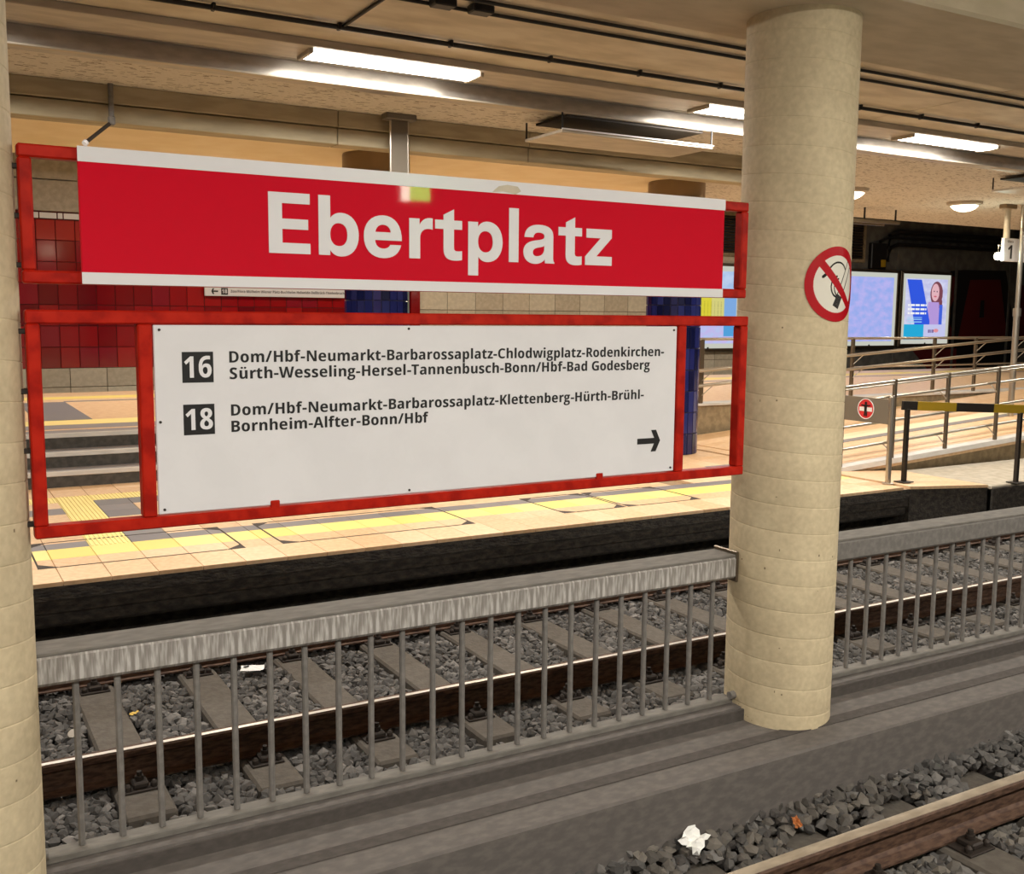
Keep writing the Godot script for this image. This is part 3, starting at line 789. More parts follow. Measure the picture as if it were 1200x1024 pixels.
	for g in [[M.graffiti_black, [0.0, 0.05, 0.05, 2.3, 0.62, 2.35, 2.68, 2.38, 3.45, 0.05, 3.3, -0.7, -0.9, -0.7]], [M.graffiti_red, [0.98, 2.06, 2.43, 2.1, 2.98, 0.2, 0.55, 0.25]], [M.graffiti_red, [0.05, 2.15, 0.34, 2.14, 0.25, 1.45, 0.12, 1.2, 0.02, 1.1]], [M.graffiti_red, [0.02, 0.8, 0.33, 0.5, 0.43, 0.3, 0.02, 0.27]], [M.graffiti_red, [3.52, 1.95, 3.9, 1.95, 4.1, 0.2, 3.5, 0.2]], [M.graffiti_red, [-1.5, -0.05, 0.5, -0.02, 0.55, -0.72, -0.8, -0.6]], [M.graffiti_black, [1.53, 1.45, 1.7, 1.45, 1.72, 0.92, 1.5, 0.92]]]:
		gz += 0.002
		obj("paint", plate(P(g[1]), 0.002), g[0], gr, Vector3(0, 0, gz))
	var tray := thing("cable_tray", "thin metal cable tray under the ceiling edge right of the column", "tray", Vector3(11.2, 3.66, -11.2))
	for dz in [0.0, 0.3]: obj("side_rail", box(Vector3(2.3, 0.05, 0.02)), M.steel_dark, tray, Vector3(1.15, 0, -dz))
	for k in 4: obj("hanger", box(Vector3(0.02, 0.2, 0.02)), M.cable, tray, Vector3(0.1 + k * 0.7, 0.1, 0))

func arrow_poly(L: float, H: float) -> PackedVector2Array:
	var t := H * 0.13; var h := H / 2; var x := L / 2; var k := H * 0.22
	return P([-x, t, x - t * 2.6, t, x - h - k * 0.1, h, x - h + k * 1.15, h, x, 0, x - h + k * 1.15, -h, x - h - k * 0.1, -h, x - t * 2.6, -t, -x, -t])

func frame_mesh(w: float, h: float, b: float, d: float) -> ArrayMesh:
	var st := begin()
	add_box(st, Vector3(w / 2, b / 2, -d / 2), Vector3(w, b, d), 0.006); add_box(st, Vector3(w / 2, h - b / 2, -d / 2), Vector3(w, b, d), 0.006)
	add_box(st, Vector3(b / 2, h / 2, -d / 2), Vector3(b, h - 2 * b, d), 0.006); add_box(st, Vector3(w - b / 2, h / 2, -d / 2), Vector3(b, h - 2 * b, d), 0.006)
	return done(st)

func sheet(w: float, h: float) -> ArrayMesh:
	var st := begin()
	for k in [[0, 0], [0, 1], [1, 1], [0, 0], [1, 1], [1, 0]]:
		st.set_normal(Vector3.BACK); st.set_uv(Vector2(k[0], 1 - k[1])); st.add_vertex(Vector3(k[0] * w, k[1] * h, 0))
	return st.commit()

func in_ellipse(p: Vector2, c: Vector2, r: Vector2) -> bool:
	return ((p - c) / r).length_squared() < 1.0

func poster_material(which: int) -> StandardMaterial3D:
	var w := 160; var h := 240
	var im := Image.create(w, h, false, Image.FORMAT_RGB8)
	var n := FastNoiseLite.new(); n.seed = 31; n.frequency = 0.035; n.fractal_octaves = 4
	for y in h:
		for x in w:
			var p := (Vector2(float(x) / w, float(y) / h) - Vector2(0.06, 0.06)) / 0.88
			var c: Color
			var v := n.get_noise_2d(x, y)
			if which == 0:
				c = rgb(158, 180, 246).lerp(rgb(192, 188, 250), clampf(0.5 + v, 0, 1))
			elif which == 1:
				c = rgb(196, 198, 240).lerp(rgb(220, 222, 250), clampf(0.5 + v, 0, 1))
				if in_ellipse(p, Vector2(0.74, 0.24), Vector2(0.15, 0.2)): c = rgb(128, 72, 86)       # hair
				if in_ellipse(p, Vector2(0.8, 0.4), Vector2(0.09, 0.12)): c = rgb(128, 72, 86)
				if in_ellipse(p, Vector2(0.71, 0.22), Vector2(0.095, 0.145)): c = rgb(236, 186, 196)  # face
				if p.y > 0.38 and p.y < 0.75 and absf(p.x - 0.68) < 0.13 + (p.y - 0.38) * 0.1: c = rgb(188, 158, 226)
				if p.y < 0.75 and p.y > 0.02 and p.x < 0.1 + 0.26 + p.y * 0.35 and p.x > p.y * 0.3 + 0.02 and p.x < 0.6: c = rgb(52, 92, 232)
				if p.y > 0.42 and p.y < 0.75 and p.x > 0.82 and p.x < 0.9: c = rgb(70, 104, 226)
				if in_ellipse(p, Vector2(0.68, 0.2), Vector2(0.012, 0.012)) or in_ellipse(p, Vector2(0.75, 0.205), Vector2(0.012, 0.012)): c = rgb(70, 50, 70)
				if in_ellipse(p, Vector2(0.71, 0.285), Vector2(0.035, 0.012)): c = rgb(214, 96, 116)
				if absf(p.x - 0.29) < 0.22:
					for k in [0.435, 0.5, 0.565]:
						if absf(p.y - k) < 0.016 and int(p.x * 60) % 7 != 0: c = Color.WHITE
					for k in [0.635, 0.665, 0.71]:
						if absf(p.y - k) < 0.007 and p.x < 0.42: c = rgb(170, 226, 250)
				if p.y > 0.75:
					c = rgb(40, 176, 224) if p.x < 0.47 else rgb(204, 206, 246)
					if p.x > 0.58 and p.x < 0.72 and absf(p.y - 0.86) < 0.025 and int(p.x * 110) % 3 != 0: c = rgb(90, 60, 130)
					if in_ellipse(p, Vector2(0.77, 0.85), Vector2(0.06, 0.03)): c = rgb(236, 150, 160)
			else:
				c = rgb(170, 200, 240).lerp(rgb(196, 216, 246), clampf(0.5 + v, 0, 1))
				if p.y > 0.3 and p.y < 0.62:
					c = rgb(226, 214, 60) if p.x < 0.55 else rgb(220, 214, 130)
					if p.x > 0.78: c = rgb(130, 176, 232)
					elif p.y > 0.42 and int(p.x * 50) % 3 == 0 and int(p.y * 90) % 2 == 0: c = c.darkened(0.18)
				elif p.y >= 0.62:
					c = rgb(202, 192, 244).lerp(rgb(190, 204, 248), clampf(0.5 + v * 2, 0, 1))
					if p.x > 0.78 and p.y < 0.9: c = rgb(84, 166, 226)
			if p.x < 0 or p.y < 0 or p.x > 1 or p.y > 1: c = rgb(206, 208, 196)
			im.set_pixel(x, y, c)
	var m := StandardMaterial3D.new(); var t := ImageTexture.create_from_image(im)
	m.albedo_color = Color(0.1, 0.1, 0.1); m.roughness = 0.3
	m.emission_enabled = true; m.emission = Color.WHITE; m.emission_operator = BaseMaterial3D.EMISSION_OP_MULTIPLY
	m.emission_texture = t; m.emission_energy_multiplier = 0.9
	return m

# ---------------------------------------------------------------- columns
const COL_R := 0.261
const COLS := [Vector2(0.027, -3.65), Vector2(3.67, -3.65)]

# concrete cast in a spiral tube: a fine groove winds up the shaft
func column_mesh(y0: float, y1: float) -> ArrayMesh:
	var st := begin(); st.set_smooth_group(1)
	var p := 0.127; var n := 72
	var prof := [[0.0, -0.004], [0.0025, -0.0002], [0.004, 0.0], [p - 0.004, 0.0], [p - 0.0025, -0.0002]]
	var rows := []
	for k in range(-2, int((y1 - y0) / p) + 2):
		for q in prof: rows.append([k * p + q[0], COL_R + q[1]])
	var H := y1 - y0
	for i in rows.size() - 1:
		for j in n:
			var v := []
			for c in [[i, j], [i, j + 1], [i + 1, j + 1], [i + 1, j]]:
				var a: float = TAU * c[1] / n
				var y: float = clampf(rows[c[0]][0] + p * c[1] / n, 0.0, H)
				v.append([Vector3(cos(a) * rows[c[0]][1], y0 + y, sin(a) * rows[c[0]][1]), Vector2(float(c[1]) / n, 1.0 - y / H)])
			if v[0][0].y == v[3][0].y and v[1][0].y == v[2][0].y: continue
			for t in [0, 2, 1, 0, 3, 2]:
				st.set_uv(v[t][1]); st.add_vertex(v[t][0])
	return done(st)

func station_columns():
	var names := ["round cream concrete column cut by the left edge of the picture", "round cream concrete column with the no-smoking sign"]
	var cm := column_mesh(0.1, 3.56)
	for i in 2:
		var c := obj("concrete_column", cm, M.column, self, Vector3(COLS[i].x, 0, COLS[i].y))
		tag(c, names[i], "column", "round concrete columns")
	no_smoking()
	# blue tiled columns on the far platform
	var lab := ["blue tiled column under a bronze collar, hidden behind the middle of the sign", "blue tiled column whose foot shows through the sign frame's right opening"]
	var bx := [4.36, 8.46]
	for i in 2:
		var b := thing("tiled_column", lab[i], "column", Vector3(bx[i], 0.41, -10.5), "blue tiled columns")
		var r := 0.345; var hgt := 3.26; var n := 24; var rows := 12
		obj("core", lathe([Vector2(0, 0), Vector2(r - 0.008, 0), Vector2(r - 0.008, 3.25), Vector2(0, 3.25)], 24), M.grout, b)
		var tw := TAU * r / n
		var mesh := box(Vector3(tw - 0.008, hgt / rows - 0.008, 0.02), 0.003)
		for k in n:
			var a := TAU * (k + 0.5) / n
			for j in rows:
				obj("tile", mesh, M.blue[rng.randi() % 4], b, Vector3(cos(a) * (r - 0.006), (j + 0.5) * hgt / rows, sin(a) * (r - 0.006)), Vector3(0, 90 - rad_to_deg(a), 0))
		obj("collar", lathe([Vector2(0.33, 3.24), Vector2(0.36, 3.24), Vector2(0.362, 3.26), Vector2(0.362, 3.43), Vector2(0.355, 3.45), Vector2(0, 3.45)], 40), M.bronze, b)

func no_smoking():
	var w := 256
	var im := Image.create(w, w, false, Image.FORMAT_RGB8)
	var red := rgb(178, 16, 28); var white := rgb(226, 220, 206); var black := rgb(30, 28, 26)
	for y in w:
		for x in w:
			var p := Vector2(2.0 * (x + 0.5) / w - 1.0, 1.0 - 2.0 * (y + 0.5) / w)
			var c := white
			# smoke
			var q := p - Vector2(0.02, 0.22); var ang := rad_to_deg(atan2(q.y, q.x))
			if absf(q.length() - 0.36) < 0.022 and ang > 10 and ang < 165: c = black
			if p.x > -0.52 and p.x < -0.26 and p.y > 0.16 and p.y < 0.36 and absf(p.y - 0.36 - (p.x + 0.26) * 0.75) < 0.05: c = black
			q = p - Vector2(-0.02, -0.06)
			if absf((q * Vector2(1.0, 0.75)).length() - 0.2) < 0.02 and q.x < 0.02: c = black
			q = p - Vector2(0.06, -0.08)
			if absf((q * Vector2(1.0, 0.75)).length() - 0.17) < 0.016 and q.x < 0.0: c = black
			# cigarette
			var a := Vector2(0.0, -0.52); var b := Vector2(0.52, 0.52)
			var d := (b - a).normalized(); var s := (p - a).dot(d); var o := absf((p - a).dot(Vector2(-d.y, d.x)))
			if s > -0.1 and s < (b - a).length() + 0.08 and o < 0.115:
				c = white
				if o > 0.085 or s > (b - a).length() + 0.05: c = black
				if s < 0.25: c = black if (int(s * 40) + int(o * 60)) % 3 != 0 else rgb(86, 82, 78)
			if absf(p.x + p.y) / sqrt(2.0) < 0.105: c = red
			if p.length() > 0.76: c = red
			im.set_pixel(x, y, c)
	var m := StandardMaterial3D.new(); m.albedo_texture = ImageTexture.create_from_image(im); m.roughness = 0.25
	var st := begin(); st.set_smooth_group(1)
	var R := 0.172; var r := COL_R + 0.004; var a0 := deg_to_rad(87.5); var n := 48
	for i in 10:
		for k in n:
			var v := []
			for c in [[i, k], [i, k + 1], [i + 1, k + 1], [i + 1, k]]:
				var t: float = TAU * c[1] / n; var s: float = c[0] / 10.0
				var u := Vector2(cos(t), sin(t)) * s
				var an := a0 - u.x * R / r
				v.append([Vector3(cos(an) * r, u.y * R, sin(an) * r), Vector2(0.5 + u.x / 2, 0.5 - u.y / 2)])
			for t in ([0, 2, 1, 0, 3, 2] if i > 0 else [0, 3, 2]):
				st.set_uv(v[t][1]); st.add_vertex(v[t][0])
	var o2 := obj("no_smoking_sign", done(st), m, self, Vector3(COLS[1].x, 2.324, COLS[1].y))
	tag(o2, "round red and white no-smoking sign wrapped around the concrete column", "sign")

# ---------------------------------------------------------------- railings between the tracks
func railings():
	var sets := [["railing left of the no-smoking column, pale streaks on its wide top bar", 0.275, 3.405, 0.413, 0.1368, 22, M.streak], ["railing right of the no-smoking column, with a plain grey top bar", 3.93, 7.05, 3.965, 0.1381, 22, M.galv]]
	for s in sets:
		var r := thing("track_railing", s[0], "railing", Vector3(0, 0, -3.68), "railings between the tracks")
		obj("top_bar", span(Vector3(s[1], 0.905, -0.165), Vector3(s[2], 1.014, 0.0), 0.012), s[6], r)
		obj("top_plate", span(Vector3(s[1], 1.008, -0.163), Vector3(s[2], 1.021, -0.004), 0.004), M.galv_dusty, r)
		obj("bottom_rail", span(Vector3(s[1], 0.272, -0.075), Vector3(s[2], 0.3, 0.0), 0.004), M.galv_dusty, r)
		for k in s[5]:
			var x: float = s[3] + k * s[4]
			obj("baluster", box(Vector3(0.022, 0.61, 0.022), 0.006), M.galv, r, Vector3(x, 0.602, -0.04))
		for x in [s[1] + 0.004, s[2] - 0.004]:
			obj("end_plate", box(Vector3(0.014, 0.15, 0.17), 0.003), M.steel_dark, r, Vector3(x, 0.963, -0.08))
			obj("bolt", tube([Vector3(x - 0.02, 0.315, 0.0), Vector3(x + 0.02, 0.315, 0.0)], 0.02, 8), M.galv, r)

# ---------------------------------------------------------------- station sign
func letters() -> Dictionary:
	var bowl := [[205, 352], [205, 470, 265, 545, 362, 545], [460, 545, 517, 470, 517, 352], [517, 232, 460, 158, 362, 158], [265, 158, 205, 232, 205, 352]]
	return {
		"E": [[[0, 0], [715, 0], [715, 175], [232, 175], [232, 402], [680, 402], [680, 572], [232, 572], [232, 825], [712, 825], [712, 1000], [0, 1000]]],
		"b": [[[0, 0], [0, 1000], [210, 1000], [210, 625], [255, 690, 320, 722, 405, 722], [590, 722, 725, 575, 725, 352], [725, 130, 590, -18, 405, -18], [315, -18, 245, 20, 203, 88], [203, 0]], bowl],
		"p": [[[0, -270], [0, 705], [203, 705], [203, 615], [245, 685, 315, 722, 405, 722], [590, 722, 725, 575, 725, 352], [725, 130, 590, -18, 405, -18], [320, -18, 255, 12, 210, 80], [210, -270]], bowl],
		"e": [[[718, 292], [210, 292], [215, 203, 270, 148, 365, 148], [430, 148, 478, 176, 498, 218], [705, 218], [668, 68, 545, -18, 365, -18], [140, -18, 0, 125, 0, 352], [0, 575, 145, 722, 362, 722], [590, 722, 722, 560, 718, 292]], [[215, 432], [510, 432], [495, 515, 440, 560, 362, 560], [285, 560, 230, 515, 215, 432]]],
		"r": [[[0, 0], [0, 705], [200, 705], [200, 590], [245, 680, 315, 722, 400, 722], [425, 722, 445, 720, 460, 715], [460, 520], [435, 527, 410, 530, 380, 530], [270, 530, 212, 470, 212, 365], [212, 0]]],
		"t": [[[170, 545], [0, 545], [0, 705], [170, 705], [170, 800], [380, 905], [380, 705], [545, 705], [545, 545], [380, 545], [380, 230], [380, 170, 400, 155, 455, 155], [485, 155, 515, 158, 545, 162], [545, 0], [505, -10, 455, -15, 400, -15], [240, -15, 170, 50, 170, 190]]],
		"l": [[[0, 0], [0, 1000], [208, 1000], [208, 0]]],
		"a": [[[480, 75], [425, 15, 350, -18, 260, -18], [105, -18, 0, 70, 0, 200], [0, 335, 90, 400, 270, 425], [430, 447, 465, 460, 465, 505], [465, 550, 425, 575, 345, 575], [265, 575, 225, 545, 215, 480], [20, 480], [30, 640, 140, 722, 345, 722], [560, 722, 665, 650, 665, 510], [665, 130], [665, 70, 672, 35, 695, 20], [695, 0], [485, 0], [480, 25, 478, 50, 480, 75]], [[465, 330], [430, 310, 390, 303, 330, 292], [245, 277, 208, 250, 208, 200], [208, 155, 240, 128, 300, 128], [400, 128, 465, 190, 465, 275]]],
		"z": [[[0, 0], [640, 0], [640, 175], [265, 175], [630, 540], [630, 705], [25, 705], [25, 530], [365, 530], [0, 165]]],
	}

func station_sign():
	# drawn on a plan 3.17 m wide; built at 0.949 of it
	var s := thing("station_name_sign", "long red station sign reading Ebertplatz in white, in a red frame", "sign", Vector3(0.294, 2.256, -3.55))
	s.scale = Vector3.ONE * 0.949
	var W := 3.168
	# plan origin: outer left bottom corner of the frame
	var H := 0.452
	var t := 0.043
	for b in [[0, H - t, W, H], [0, 0, W, t]]: obj("frame_bar", span(Vector3(b[0], b[1], -0.075), Vector3(b[2], b[3], -0.022), 0.006), M.frame_red, s)
	for b in [[0, t, t, H - t], [W - t, t, W, H - t]]: obj("frame_post", span(Vector3(b[0], b[1], -0.075), Vector3(b[2], b[3], -0.022), 0.006), M.frame_red, s)
	var x0 := 0.18; var x1 := 2.996
	var pn := obj("panel", span(Vector3(x0, 0.0, -0.02), Vector3(x1, H + 0.003, 0.0), 0.004), M.sign_red, s)
	obj("white_stripe", span(Vector3(x0, H - 0.048, 0.0), Vector3(x1, H + 0.002, 0.002)), M.sign_white, pn)
	obj("white_stripe", span(Vector3(x0, 0.001, 0.0), Vector3(x1, 0.04, 0.002)), M.sign_white, pn)
	var L := letters()
	var spots := [["E", 1.13], ["b", 1.32], ["e", 1.5], ["r", 1.69], ["t", 1.802], ["p", 1.95], ["l", 2.14], ["a", 2.21], ["t", 2.382], ["z", 2.52]]
	for q in spots:
		var g: Array = L[q[0]]
		var poly := contour(g[0])
		if g.size() > 1: poly = with_hole(poly, contour(g[1]))
		var sc := 0.22 / 1000.0
		for i in poly.size(): poly[i] = poly[i] * sc
		obj("letter", plate(poly, 0.003), M.sign_white, pn, Vector3(q[1] - 0.31, 2.388 - 2.26, 0.003))
	# remains of a torn-off sticker on the top stripe
	obj("sticker_remains", plate(P([0, 0.0, 0.05, 0.006, 0.11, -0.002, 0.135, 0.012, 0.12, 0.03, 0.07, 0.034, 0.03, 0.026, 0.012, 0.012]), 0.0006), M.beige_tile[0], pn, Vector3(1.75, H - 0.046, 0.0028))
	for y in [0.06, 0.22, 0.38]: obj("fixing", box(Vector3(0.05, 0.018, 0.02), 0.003), M.iron, s, Vector3(-0.02, y, -0.05))

	var f := thing("route_sign", "white route panel for lines 16 and 18 in a red frame", "sign", Vector3(0.294, 1.442, -3.55))
	f.scale = Vector3.ONE * 0.949
	var h := 0.771
	var d := 0.06
	for b in [[0, h - 0.046, W, h], [0, 0, W, 0.042]]: obj("frame_bar", span(Vector3(b[0], b[1], -d), Vector3(b[2], b[3], 0.0), 0.005), M.frame_red, f)
	for b in [[0, 0.044], [0.352, 0.4], [2.742, 2.79], [W - 0.046, W]]: obj("frame_post", span(Vector3(b[0], 0.042, -d), Vector3(b[1], h - 0.046, -0.001), 0.005), M.frame_red, f)
	obj("panel", span(Vector3(0.405, 0.048, -0.02), Vector3(2.735, 0.722, -0.006), 0.003), M.panel_white, f)
	var zt := -0.005
	var oy := 1.403; var ox := 0.31
	for n in [["16", 0.81, 1.92], ["18", 0.81, 1.732]]:
		var nb := obj("number_box", span(Vector3(n[1] - ox, n[2] - oy, zt - 0.001), Vector3(n[1] - ox + 0.11, n[2] - oy + 0.11, zt)), M.black, f)
		lettering("number", n[0], M.sign_white, nb, n[1] - ox + 0.007, n[1] - ox + 0.103, n[2] - oy + 0.018, 0.076, zt + 0.001)
	for n in [["Dom/Hbf-Neumarkt-Barbarossaplatz-Chlodwigplatz-Rodenkirchen-", 0.978, 2.97, 1.99], ["Sürth-Wesseling-Hersel-Tannenbusch-Bonn/Hbf-Bad Godesberg", 0.978, 2.89, 1.93], ["Dom/Hbf-Neumarkt-Barbarossaplatz-Klettenberg-Hürth-Brühl-", 0.98, 2.86, 1.796], ["Bornheim-Alfter-Bonn/Hbf", 0.98, 1.775, 1.736]]:
		lettering("destinations", n[0], M.black, f, n[1] - ox, n[2] - ox, n[3] - oy, 0.041, zt)
	obj("arrow", plate(arrow_poly(0.13, 0.1), 0.002), M.black, f, Vector3(2.895 - ox, 1.6 - oy, zt + 0.001))
	for x in [1.12, 2.605]: obj("tab", span(Vector3(x - ox, 0.036, -0.02), Vector3(x - ox + 0.035, 0.066, 0.0), 0.003), M.frame_red, f)
	for q in [[0.425, 0.705], [0.425, 0.065], [2.715, 0.705], [2.715, 0.065], [1.38, 0.71], [1.38, 0.062], [0.42, 0.38]]:
		obj("screw", tube([Vector3(q[0], q[1], -0.007), Vector3(q[0], q[1], -0.003)], 0.005, 8), M.iron, f)
	for y in [0.05, 0.3, 0.5, 0.7]: obj("fixing", box(Vector3(0.05, 0.018, 0.02), 0.003), M.iron, f, Vector3(-0.02, y, -0.03))

# ---------------------------------------------------------------- tracks
const FAR_RAILS := [-5.22, -6.72]
const NEAR_RAILS := [-2.83, -1.33]

func rail_profile(z: float) -> PackedVector2Array:
	var h := [[-0.0625, -0.158], [0.0625, -0.158], [0.0625, -0.149], [0.02, -0.136], [0.008, -0.122], [0.008, -0.052], [0.03, -0.04], [0.034, -0.036], [0.034, -0.008], [0.026, 0.0], [-0.026, 0.0], [-0.034, -0.008], [-0.034, -0.036], [-0.03, -0.04], [-0.008, -0.052], [-0.008, -0.122], [-0.02, -0.136], [-0.0625, -0.149]]
	var p := PackedVector2Array()
	for q in h: p.append(Vector2(q[0], q[1]))
	return p

var nth := ["first", "second", "third", "fourth", "fifth", "sixth", "seventh", "eighth", "ninth", "tenth", "eleventh", "twelfth", "thirteenth", "fourteenth", "fifteenth", "sixteenth"]

func fastening_mesh() -> ArrayMesh:
	var st := begin()
	add_box(st, Vector3.ZERO, Vector3(0.075, 0.03, 0.09), 0.008)
	add_tube(st, [Vector3(0, 0.0, 0), Vector3(0, 0.058, 0)], 0.013, 8)
	add_tube(st, [Vector3(0, 0.017, 0), Vector3(0, 0.037, 0)], 0.023, 6)
	return done(st)

func fasten(s: Node3D, z: float, clamp: Mesh):
	var pl := obj("fastening", box(Vector3(0.17, 0.01, 0.36), 0.002), M.iron, s, Vector3(0, 0.006, z))
	for d in [-1.0, 1.0]:
		obj("clamp", clamp, M.iron, pl, Vector3(0, 0.02, d * 0.112))
		for x in [-0.062, 0.062]: obj("screw", lathe([Vector2(0, 0.0), Vector2(0.017, 0.0), Vector2(0.017, 0.02), Vector2(0.008, 0.032), Vector2(0, 0.032)], 6), M.iron, pl, Vector3(x, 0.005, d * 0.15))

func sleeper_mesh(L: float) -> ArrayMesh:
	var st := begin()
	add_box(st, Vector3(0, -0.1, 0), Vector3(0.24, 0.2, L), 0.014)
	return done(st)

func tracks():
	var labels := {"far": ["steel rail of the far track, nearest the railing", "steel rail of the far track beside the platform, behind the railing's top bar"], "near": ["worn rail crossing the lower right corner of the picture", "rail of the near track below the viewer"]}
	for t in [["far", FAR_RAILS, M.rail_top, -12.0, 36.0], ["near", NEAR_RAILS, M.rail_dull, -12.0, 36.0]]:
		for i in 2:
			var r := thing("rail", labels[t[0]][i], "rail", Vector3(0, 0, t[1][i]), t[0] + " track rails")
			obj("rail_body", sweep_x(rail_profile(0), t[3], t[4]), M.rust, r)
			obj("running_surface", span(Vector3(t[3], -0.0008, -0.027 if t[0] == "near" else -0.002), Vector3(t[4], 0.0015, 0.027)), t[2], r)
	var fm := fastening_mesh()
	var sm := sleeper_mesh(2.36)
	# sleepers of the far track: seven show left of the column, the rest right of it
	var first := -1
	for i in range(-1, 16):
		var x := 0.84 + 0.631 * i
		var lab := "sleeper of the far track behind the left column"
		if i >= 0 and i < 5: lab = "%s sleeper of the far track from the left, behind the railing" % nth[i]
		elif i == 5 or i == 6: lab = "%s sleeper of the far track left of the no-smoking column" % ("nearest" if i == 6 else "second nearest")
		elif i > 6: lab = "%s sleeper of the far track beyond the no-smoking column" % nth[i - 7]
		var s := thing("sleeper", lab, "sleeper", Vector3(x, -0.17, -5.97), "far track sleepers")
		obj("beam", sm, M.sleeper, s)
		for z in FAR_RAILS: fasten(s, z + 5.97, fm)
	for i in 8:
		var x := 2.15 + 0.6 * i
		var lab := "%s sleeper of the near track, counted from the lower left" % nth[i]
		var s := thing("sleeper", lab, "sleeper", Vector3(x, -0.17, -2.08), "near track sleepers")
		obj("beam", sm, M.sleeper, s)
		for z in NEAR_RAILS: fasten(s, z + 2.08, fm)
	ballast("ballast_far_track", "grey crushed stone between the sleepers of the far track", -1.2, 11.5, -7.45, -3.775, 0.84, 0.631, -5.97, FAR_RAILS, Vector4(0.35, 3.6, -5.05, -4.1), 0)
	ballast("ballast_near_track", "grey crushed stone beside the near rail", 1.2, 7.4, -3.285, -1.3, 2.15, 0.6, -2.08, NEAR_RAILS, Vector4(2.5, 5.4, -3.28, -2.62), 1)

func stone_mesh(k: int) -> ArrayMesh:
	var r := RandomNumberGenerator.new(); r.seed = 500 + k
	var g := (1.0 + sqrt(5.0)) / 2.0
	var v := []
	for p in [[-1, g, 0], [1, g, 0], [-1, -g, 0], [1, -g, 0], [0, -1, g], [0, 1, g], [0, -1, -g], [0, 1, -g], [g, 0, -1], [g, 0, 1], [-g, 0, -1], [-g, 0, 1]]:
		v.append(Vector3(p[0], p[1], p[2]).normalized() * r.randf_range(0.62, 1.2) * Vector3(1.0, 0.72, 0.85))
	var st := begin(); st.set_smooth_group(-1)
	for f in [[0, 11, 5], [0, 5, 1], [0, 1, 7], [0, 7, 10], [0, 10, 11], [1, 5, 9], [5, 11, 4], [11, 10, 2], [10, 7, 6], [7, 1, 8], [3, 9, 4], [3, 4, 2], [3, 2, 6], [3, 6, 8], [3, 8, 9], [4, 9, 5], [2, 4, 11], [6, 2, 10], [8, 6, 7], [9, 8, 1]]:
		tri(st, v[f[0]], v[f[1]], v[f[2]], v[f[0]] + v[f[1]] + v[f[2]])
	return done(st)

func ballast(called: String, label: String, x0: float, x1: float, z0: float, z1: float, sx: float, sd: float, sz: float, rails: Array, pick: Vector4, which: int):
	var stones := []
	for k in 6: stones.append(stone_mesh(k))
	var n := FastNoiseLite.new(); n.seed = 60 + which; n.frequency = 1.3
	var lists := [[], [], [], [], [], []]
	var singles := []
	var r := RandomNumberGenerator.new(); r.seed = 900 + which
	var step := 0.05
	for layer in 2:
		var z := z0 + layer * 0.018
		while z < z1:
			var x := x0 + layer * 0.018
			while x < x1:
				var p := Vector3(x + r.randf_range(-0.018, 0.018), 0, z + r.randf_range(-0.018, 0.018))
				x += step
				var k := roundf((p.x - sx) / sd)
				if absf(p.x - sx - k * sd) < 0.135 and absf(p.z - sz) < (1.19 if which == 0 else 1.07): continue
				var y := -0.216 + n.get_noise_2d(p.x, p.z) * 0.04 + layer * 0.018
				for zr in rails:
					if absf(p.z - zr) < 0.11: y = minf(y, -0.215)
				if which == 1 and p.z < -2.95: y += (-2.95 - p.z) * 0.42
				if which == 0 and p.z > -4.5: y += (p.z + 4.5) * 0.12
				p.y = y
				var size := r.randf_range(0.024, 0.047)
				var b := Basis.from_euler(Vector3(r.randf_range(-0.7, 0.7), r.randf() * TAU, r.randf_range(-0.7, 0.7))).scaled(Vector3.ONE * size)
				var c := 0.055 + r.randf() * r.randf() * 0.14
				var item := [Transform3D(b, p), Color(c * 1.06, c * 0.97, c * 0.88), r.randi() % 6]
				if layer == 1 and size > 0.024 and p.x > pick.x and p.x < pick.y and p.z > pick.z and p.z < pick.w: singles.append(item)
				else: lists[item[2]].append(item)
			z += step
	var bed := obj(called, span(Vector3(x0 - 6.0, -0.45, z0), Vector3(x1 + 10.0, -0.245, z1)), M.pit, self)
	bed.set_meta("kind", "structure"); bed.set_meta("label", label)
	singles.sort_custom(func(a, b): return a[0].origin.distance_to(Vector3(0, 2.17, 0)) < b[0].origin.distance_to(Vector3(0, 2.17, 0)))
	for i in singles.size():
		var it: Array = singles[i]
		if i < 290:
			var o := obj("stone", stones[it[2]], M.ballast[i % 4], bed); o.transform = it[0]
		else: lists[it[2]].append(it)
	for k in 6:
		var mm := MultiMesh.new(); mm.transform_format = MultiMesh.TRANSFORM_3D; mm.use_colors = true; mm.mesh = stones[k]
		mm.instance_count = lists[k].size()
		for i in lists[k].size():
			mm.set_instance_transform(i, lists[k][i][0]); mm.set_instance_color(i, lists[k][i][1])
		var mi := MultiMeshInstance3D.new(); mi.name = "stones"; mi.multimesh = mm; mi.material_override = M.ballast_mix
		mi.set_meta("kind", "stuff"); mi.set_meta("label", "crushed stone")
		bed.add_child(mi, true)

# ---------------------------------------------------------------- lamps
func tube_lamp(x: float, y: float, z: float, label: String, group: String, energy: float, far_side := 1.0):
	var l := thing("tube_lamp", label, "lamp", Vector3(x, y, z), group)
	var p := P([0.13, 0.0, 0.12, -0.018, 0.06, -0.03, -0.06, -0.03, -0.12, -0.018, -0.13, 0.0])
	var st := begin(); var ends := [0.0, LAMP_LEN]
	obj("diffuser", sweep_x(p, 0.02, LAMP_LEN - 0.02), M.lamp, l)
	for e in ends: obj("end_cap", box(Vector3(0.03, 0.032, 0.27), 0.005), M.white_metal, l, Vector3(e, -0.014, 0))
	area_light(l, Vector3(LAMP_LEN / 2, -0.038, 0), Vector2(LAMP_LEN - 0.06, 0.24), energy, LAMP_COLOR)

